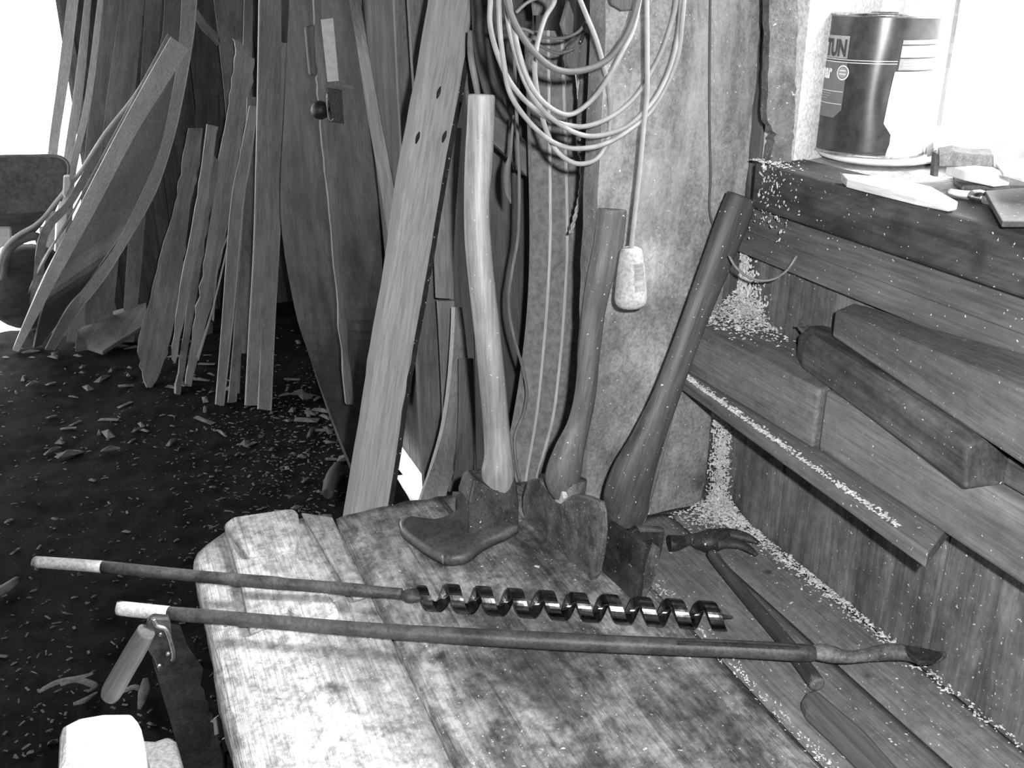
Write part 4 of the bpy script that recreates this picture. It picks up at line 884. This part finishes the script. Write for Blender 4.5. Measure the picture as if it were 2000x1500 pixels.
cantext('TUN', -36, .72, .115, M_INKD, 'lettering_dark'); cantext('nar', -52, .555, .10, M_INKW, 'lettering_white')
# white disc under the can
M_WHT = flat('chalky_white', .7, .7)
pc = cb.copy(); pc.z = SZ
tag(link('round_dish', *lathe([(0, .03), (.001, .060), (.006, .078), (.011, .083), (.0115, .080), (.009, .03)], pc+V((.004, -.02, 0)), UP, 48), M_WHT, smooth=True), 'shallow pale dish under the paint can', 'dish')
q = [W(x, y, Z=1.333) for x, y in ((1643, 338), (1700, 343), (1760, 350), (1820, 364), (1872, 393), (1855, 396), (1790, 383), (1715, 365), (1655, 350))]
tag(prism('split_billet', q, V((0, 0, -.010)), M_B['light'], bevel=.002, axis=V((0, 1, 0))), 'long pointed white wood splinter lying on the sill edge', 'splinter')
# box-like block with rough front
tin = empty('open_tin', W(1885, 330, Z=SZ), 'small rough-sided block beside the white dish on the sill', 'block')
q = [W(x, y, Y=.90) for x, y in ((1834, 300), (1862, 295), (1900, 302), (1940, 302), (1942, 326), (1834, 326))]
prism('rough_front', q, V((.02, .0, 0))+V((.012, .035, 0)), mat('granular', .10, .3, kind='blot', scale=2.5, bump=.6), parent=tin, bevel=.001)
q = [W(x, y, Y=.905) for x, y in ((1828, 298), (1835, 299), (1833, 345), (1824, 345))]
prism('upright_side', q, V((.003, .01, 0)), M_B['dark'], parent=tin, bevel=.001)
# rounded iron strap pointing right
q = [W(x, y, Z=1.328) for x, y in ((1862, 342), (1868, 333), (1885, 330), (1930, 334), (1990, 345), (2040, 352), (2040, 362), (1960, 362), (1880, 362), (1866, 354))]
tag(prism('plane_iron', q, V((0, 0, -.006)), mat('sill_iron', .05, .14, kind='blot', rough=.5), bevel=.002), 'round-ended grey iron lying on the sill behind the dark plate', 'iron')
q = [W(x, y, Z=1.345) for x, y in ((1848, 322), (1870, 320), (1940, 326), (1975, 342), (1945, 345), (1885, 333))]
tag(prism('pale_chip', q, V((0, 0, -.012)), M_WHT, bevel=.002), 'white wedge resting on the round-ended iron', 'wedge')
br = empty('small_brush', W(1900, 385, Z=SZ), 'small brush with a rounded ferrule beside the dark plate', 'brush')
tube('bristles', [W(x, y, Z=1.327) for x, y in ((1856, 374), (1875, 378), (1902, 380))], [.0045, .0055, .006], M_B['light'], 10, 4, br, flat_=.7)
tube('ferrule', [W(x, y, Z=1.328) for x, y in ((1901, 381), (1912, 384), (1924, 386))], [.0075, .0095, .0085], M_STEEL, 14, 4, br, flat_=.8)
q = [W(x, y, Z=1.336) for x, y in ((1924, 372), (2060, 362), (2060, 432), (1958, 432))]
tag(prism('dark_plate', q, V((0, 0, -.006)), mat('dark_plate', .05, .09, kind='blot', specks=.3, rough=.4), bevel=.001), 'dark flat plate with a cut corner at the right end of the sill', 'plate')
q = [W(x, y, Z=1.36) for x, y in ((1945, 318), (2060, 300), (2060, 352), (2000, 350), (1960, 338))]
tag(prism('paper_sheet', q, V((0, 0, -.003)), M_WHT, bevel=.0005), 'white curled sheet at the right edge of the sill', 'paper')
tag(prism('stone_chip', [W(x, y, Z=1.35) for x, y in ((1822, 276), (1836, 280), (1832, 292), (1824, 294))], V((0, .01, -.01)), M_B['grey'], bevel=.001), 'tiny grey chip standing behind the rough block', 'chip')

# ------------------------------------------------------------------ lower left: saw, stumps, bark
saw = empty('handsaw', W(330, 1300, Y=1.2), 'big dark saw with coarse teeth hanging beside the bench end', 'saw')
YS = 1.17
q = [(318, 1216), (352, 1222), (366, 1262), (397, 1306), (391, 1340), (399, 1348), (401, 1366), (407, 1372), (406, 1392), (416, 1396), (414, 1412), (428, 1418), (424, 1440), (440, 1448), (436, 1470), (452, 1478), (450, 1500), (466, 1560), (382, 1560), (352, 1480), (336, 1420), (318, 1360), (300, 1300), (290, 1250)]
M_SAW = mat('saw_plate', .02, .05, kind='blot', metal=.4, rough=.4, bump=.05)
prism('blade', [W(x, y, Y=YS) for x, y in q], V((0, .002, 0)), M_SAW, parent=saw)
M_TOOTH = flat('lit_tooth', .35, .4, .5)  # light catching the teeth, painted as a paler metal
for x, y in ((411, 1400), (428, 1440), (437, 1462), (442, 1490)):
    tag(prism('tooth', [W(a, b, Y=YS-.002) for a, b in ((x, y+10), (x+10, y+2), (x+16, y-2), (x+26, y+30), (x+8, y+36), (x+6, y+12))], V((0, .0018, 0)), M_TOOTH, parent=saw), 'tooth painted bright as if catching light')
hq = [(286, 1232, 22), (266, 1268, 25), (244, 1306, 25), (220, 1348, 25), (212, 1362, 20)]
pts = [W(x, y, Y=YS-.02) for x, y, r_ in hq]
tube('grip', pts, [px2m(p, h[2]) for p, h in zip(pts, hq)], mat('saw_grip', .08, .22, stain=.3, scale=.8), 14, 5, saw, flat_=.8)
bq = [(284, 1240), (288, 1214), (300, 1206), (330, 1208), (334, 1222), (336, 1250), (340, 1280), (334, 1298), (322, 1312), (308, 1316), (300, 1290), (282, 1262)]
prism('mounting_plate', [W(x, y, Y=YS-.012) for x, y in bq], V((0, .012, 0)), M_IRON, parent=saw, bevel=.003)
tube('bracket_rim', [W(x, y, Y=YS-.016) for x, y in ((299, 1208), (306, 1222), (322, 1228), (330, 1245), (338, 1275), (336, 1290))], [.003]*6, M_IRONL, 8, 4, saw)
for x, y in ((275, 1260), (313, 1238), (328, 1276), (310, 1300)):
    link('rivet', *lathe([(0, .0035), (.002, .003), (.003, .001)], W(x, y, Y=YS-.014)-V((0, .006 if x < 290 else 0, 0)), V((-.1, -1, .3)), 10), M_IRONL, parent=saw, smooth=True)
M_STUMP = mat('white_stump', .6, .85, kind='blot', scale=.6, bump=.6)
def stump(top_pts, z, h, label):
    top = [W(x, y, Z=z) for x, y in top_pts]; c = sum(top, V())/len(top); secs = []
    for k, (dz, s_) in enumerate(((0, .80), (-.006, .93), (-.02, 1.0), (-.08, 1.05), (-h*.6, 1.06), (-h, 1.08))):
        secs.append([c+(p-c)*s_*(1+.03*noise.noise(V((p.x*30, p.y*30, k))))+V((0, 0, dz)) for p in top])
    k = len(top); vs = [q for s in secs for q in s]; fs = []
    for i in range(len(secs)-1):
        for j in range(k): fs.append((i*k+j, i*k+(j+1) % k, (i+1)*k+(j+1) % k, (i+1)*k+j))
    fs += [tuple(range(k))]+[tuple(range((len(secs)-1)*k, len(secs)*k))]
    o = link('chopping_block', vs, fs, M_STUMP, axis=UP, origin=V((c.x, c.y, z-h)), bevel=.004); tag(o, label, 'block')
stump([(112, 1412), (150, 1394), (200, 1386), (258, 1385), (272, 1400), (280, 1440), (284, 1490), (240, 1510), (160, 1515), (108, 1500)], .68, .68, 'bright white chopping block at the bottom left corner of the photo')
stump([(270, 1438), (300, 1440), (330, 1430), (345, 1440), (362, 1500), (360, 1560), (290, 1560), (270, 1500)], .60, .60, 'lower white block tucked between the big white block and the saw')
o = tag(prism('bark_slab', [W(x, y, Z=.03+zz) for x, y, zz in ((146, 680, 0), (150, 645, .05), (200, 612, .08), (286, 590, .12), (288, 630, .08), (240, 660, .03), (200, 686, 0), (170, 676, 0))], V((0, 0, -.02)), mat('bark_slab', .12, .26, scale=.7), bevel=.004, axis=W(286, 600, Z=0)-W(150, 680, Z=0)), 'fibrous bark slab on the floor left of the pointed plank', 'bark')
for k, (lab, pts) in enumerate((('curled pale shaving left of the saw grip', ((75, 1352), (110, 1333), (150, 1325), (182, 1315))), ('curved shaving beside the lower end of the saw grip', ((118, 1338), (150, 1328), (185, 1340), (170, 1352))),
                                ('short shaving under the saw grip', ((143, 1375), (165, 1368), (190, 1352))), ('flat pale splinter standing right of the saw grip', ((284, 1325), (282, 1350), (272, 1385))),
                                ('shaving curled against the big white block', ((238, 1352), (262, 1342), (280, 1350))))):
    P3 = [W(x, y, Z=.02) for x, y in pts]
    tag(tube('wood_shaving', P3, [.006]+[.010 if k != 3 else .014]*(len(P3)-2)+[.004], M_CHIPD, 8, 6, flat_=.25), lab, 'shaving')
tag(tube('floor_stick', [W(x, y, Z=.02) for x, y in ((-20, 1165), (10, 1150), (34, 1132))], [.012, .014, .010], M_CHIPD, 8, 4), 'short grey stick on the floor at the left edge of the photo', 'stick')
tag(tube('floor_stick', [W(x, y, Z=.03) for x, y in ((640, 965), (648, 935), (660, 908))], [.018, .024, .014], M_B['dark'], 8, 4), 'blurred dark stick on the floor beside the nailed board foot', 'stick')

# ------------------------------------------------------------------ barrow by the door and stones outside
bar = empty('wheelbarrow', W(80, 600, Y=4.65), 'dark wheelbarrow tipped up against the wall by the bright doorway', 'wheelbarrow')
M_TRAY = mat('barrow_tray', .10, .2, kind='blot', scale=.3, rough=.5)
yb = 4.62
tr_ = [(-60, 308), (60, 306), (108, 306), (126, 314), (133, 326), (130, 350), (118, 390), (108, 412), (60, 418), (-60, 420)]
prism('tray', [W(x, y, Y=yb) for x, y in tr_], V((0, .03, 0)), M_TRAY, parent=bar, bevel=.006)
tube('rim', [W(x, y, Y=yb-.01) for x, y in ((-60, 306), (60, 304), (108, 304), (127, 312), (134, 327), (130, 352), (118, 392))], [.006]*7, M_B['grey'], 8, 5, bar)
prism('support', [W(x, y, Y=yb+.02) for x, y in ((-40, 418), (102, 410), (82, 440), (64, 460), (24, 462), (-40, 470))], V((0, .05, 0)), M_B['dark'], parent=bar, bevel=.004)
hn = [(304, 122), (262, 190), (205, 262), (160, 332), (128, 372), (104, 402), (86, 425), (66, 442), (44, 454), (22, 470), (8, 488), (0, 512), (-8, 560)]
tube('handle', [W(x, y, Y=4.56-.05*(y-122)/400) for x, y in hn], [.0095]*len(hn), M_B['pale'], 10, 5, bar)
wh = [(4, 545), (10, 505), (24, 480), (48, 466), (72, 462), (80, 476)]
tube('wheel_arch', [W(x, y, Y=4.6) for x, y in wh], [.018]*6, M_B['grey'], 10, 5, bar, flat_=1.6, fdir=V((0, 1, 0)))
wc = W(58, 560, Y=4.68)
v, f = lathe([(-.04, .10), (-.03, .17), (0, .19), (.03, .17), (.04, .10)], wc, V((.35, -1, 0)), 28); link('wheel', v, f, M_B['dark'], parent=bar, smooth=True)
for k, (lab, pts) in enumerate((('white stone beside the barrow rim', [(124, 345), (138, 344), (140, 362), (128, 390), (122, 380)]), ('white stone at the left edge beyond the doorway', [(-40, 446), (22, 447), (22, 470), (0, 486), (-40, 486)]), ('small white stone under the barrow tray', [(76, 447), (95, 445), (90, 458), (78, 462)]))):
    tag(prism('white_stone', [W(x, y, Y=4.5+.05*k) for x, y in pts], V((0, .05, 0)), M_WHT, bevel=.006), lab, 'stone')
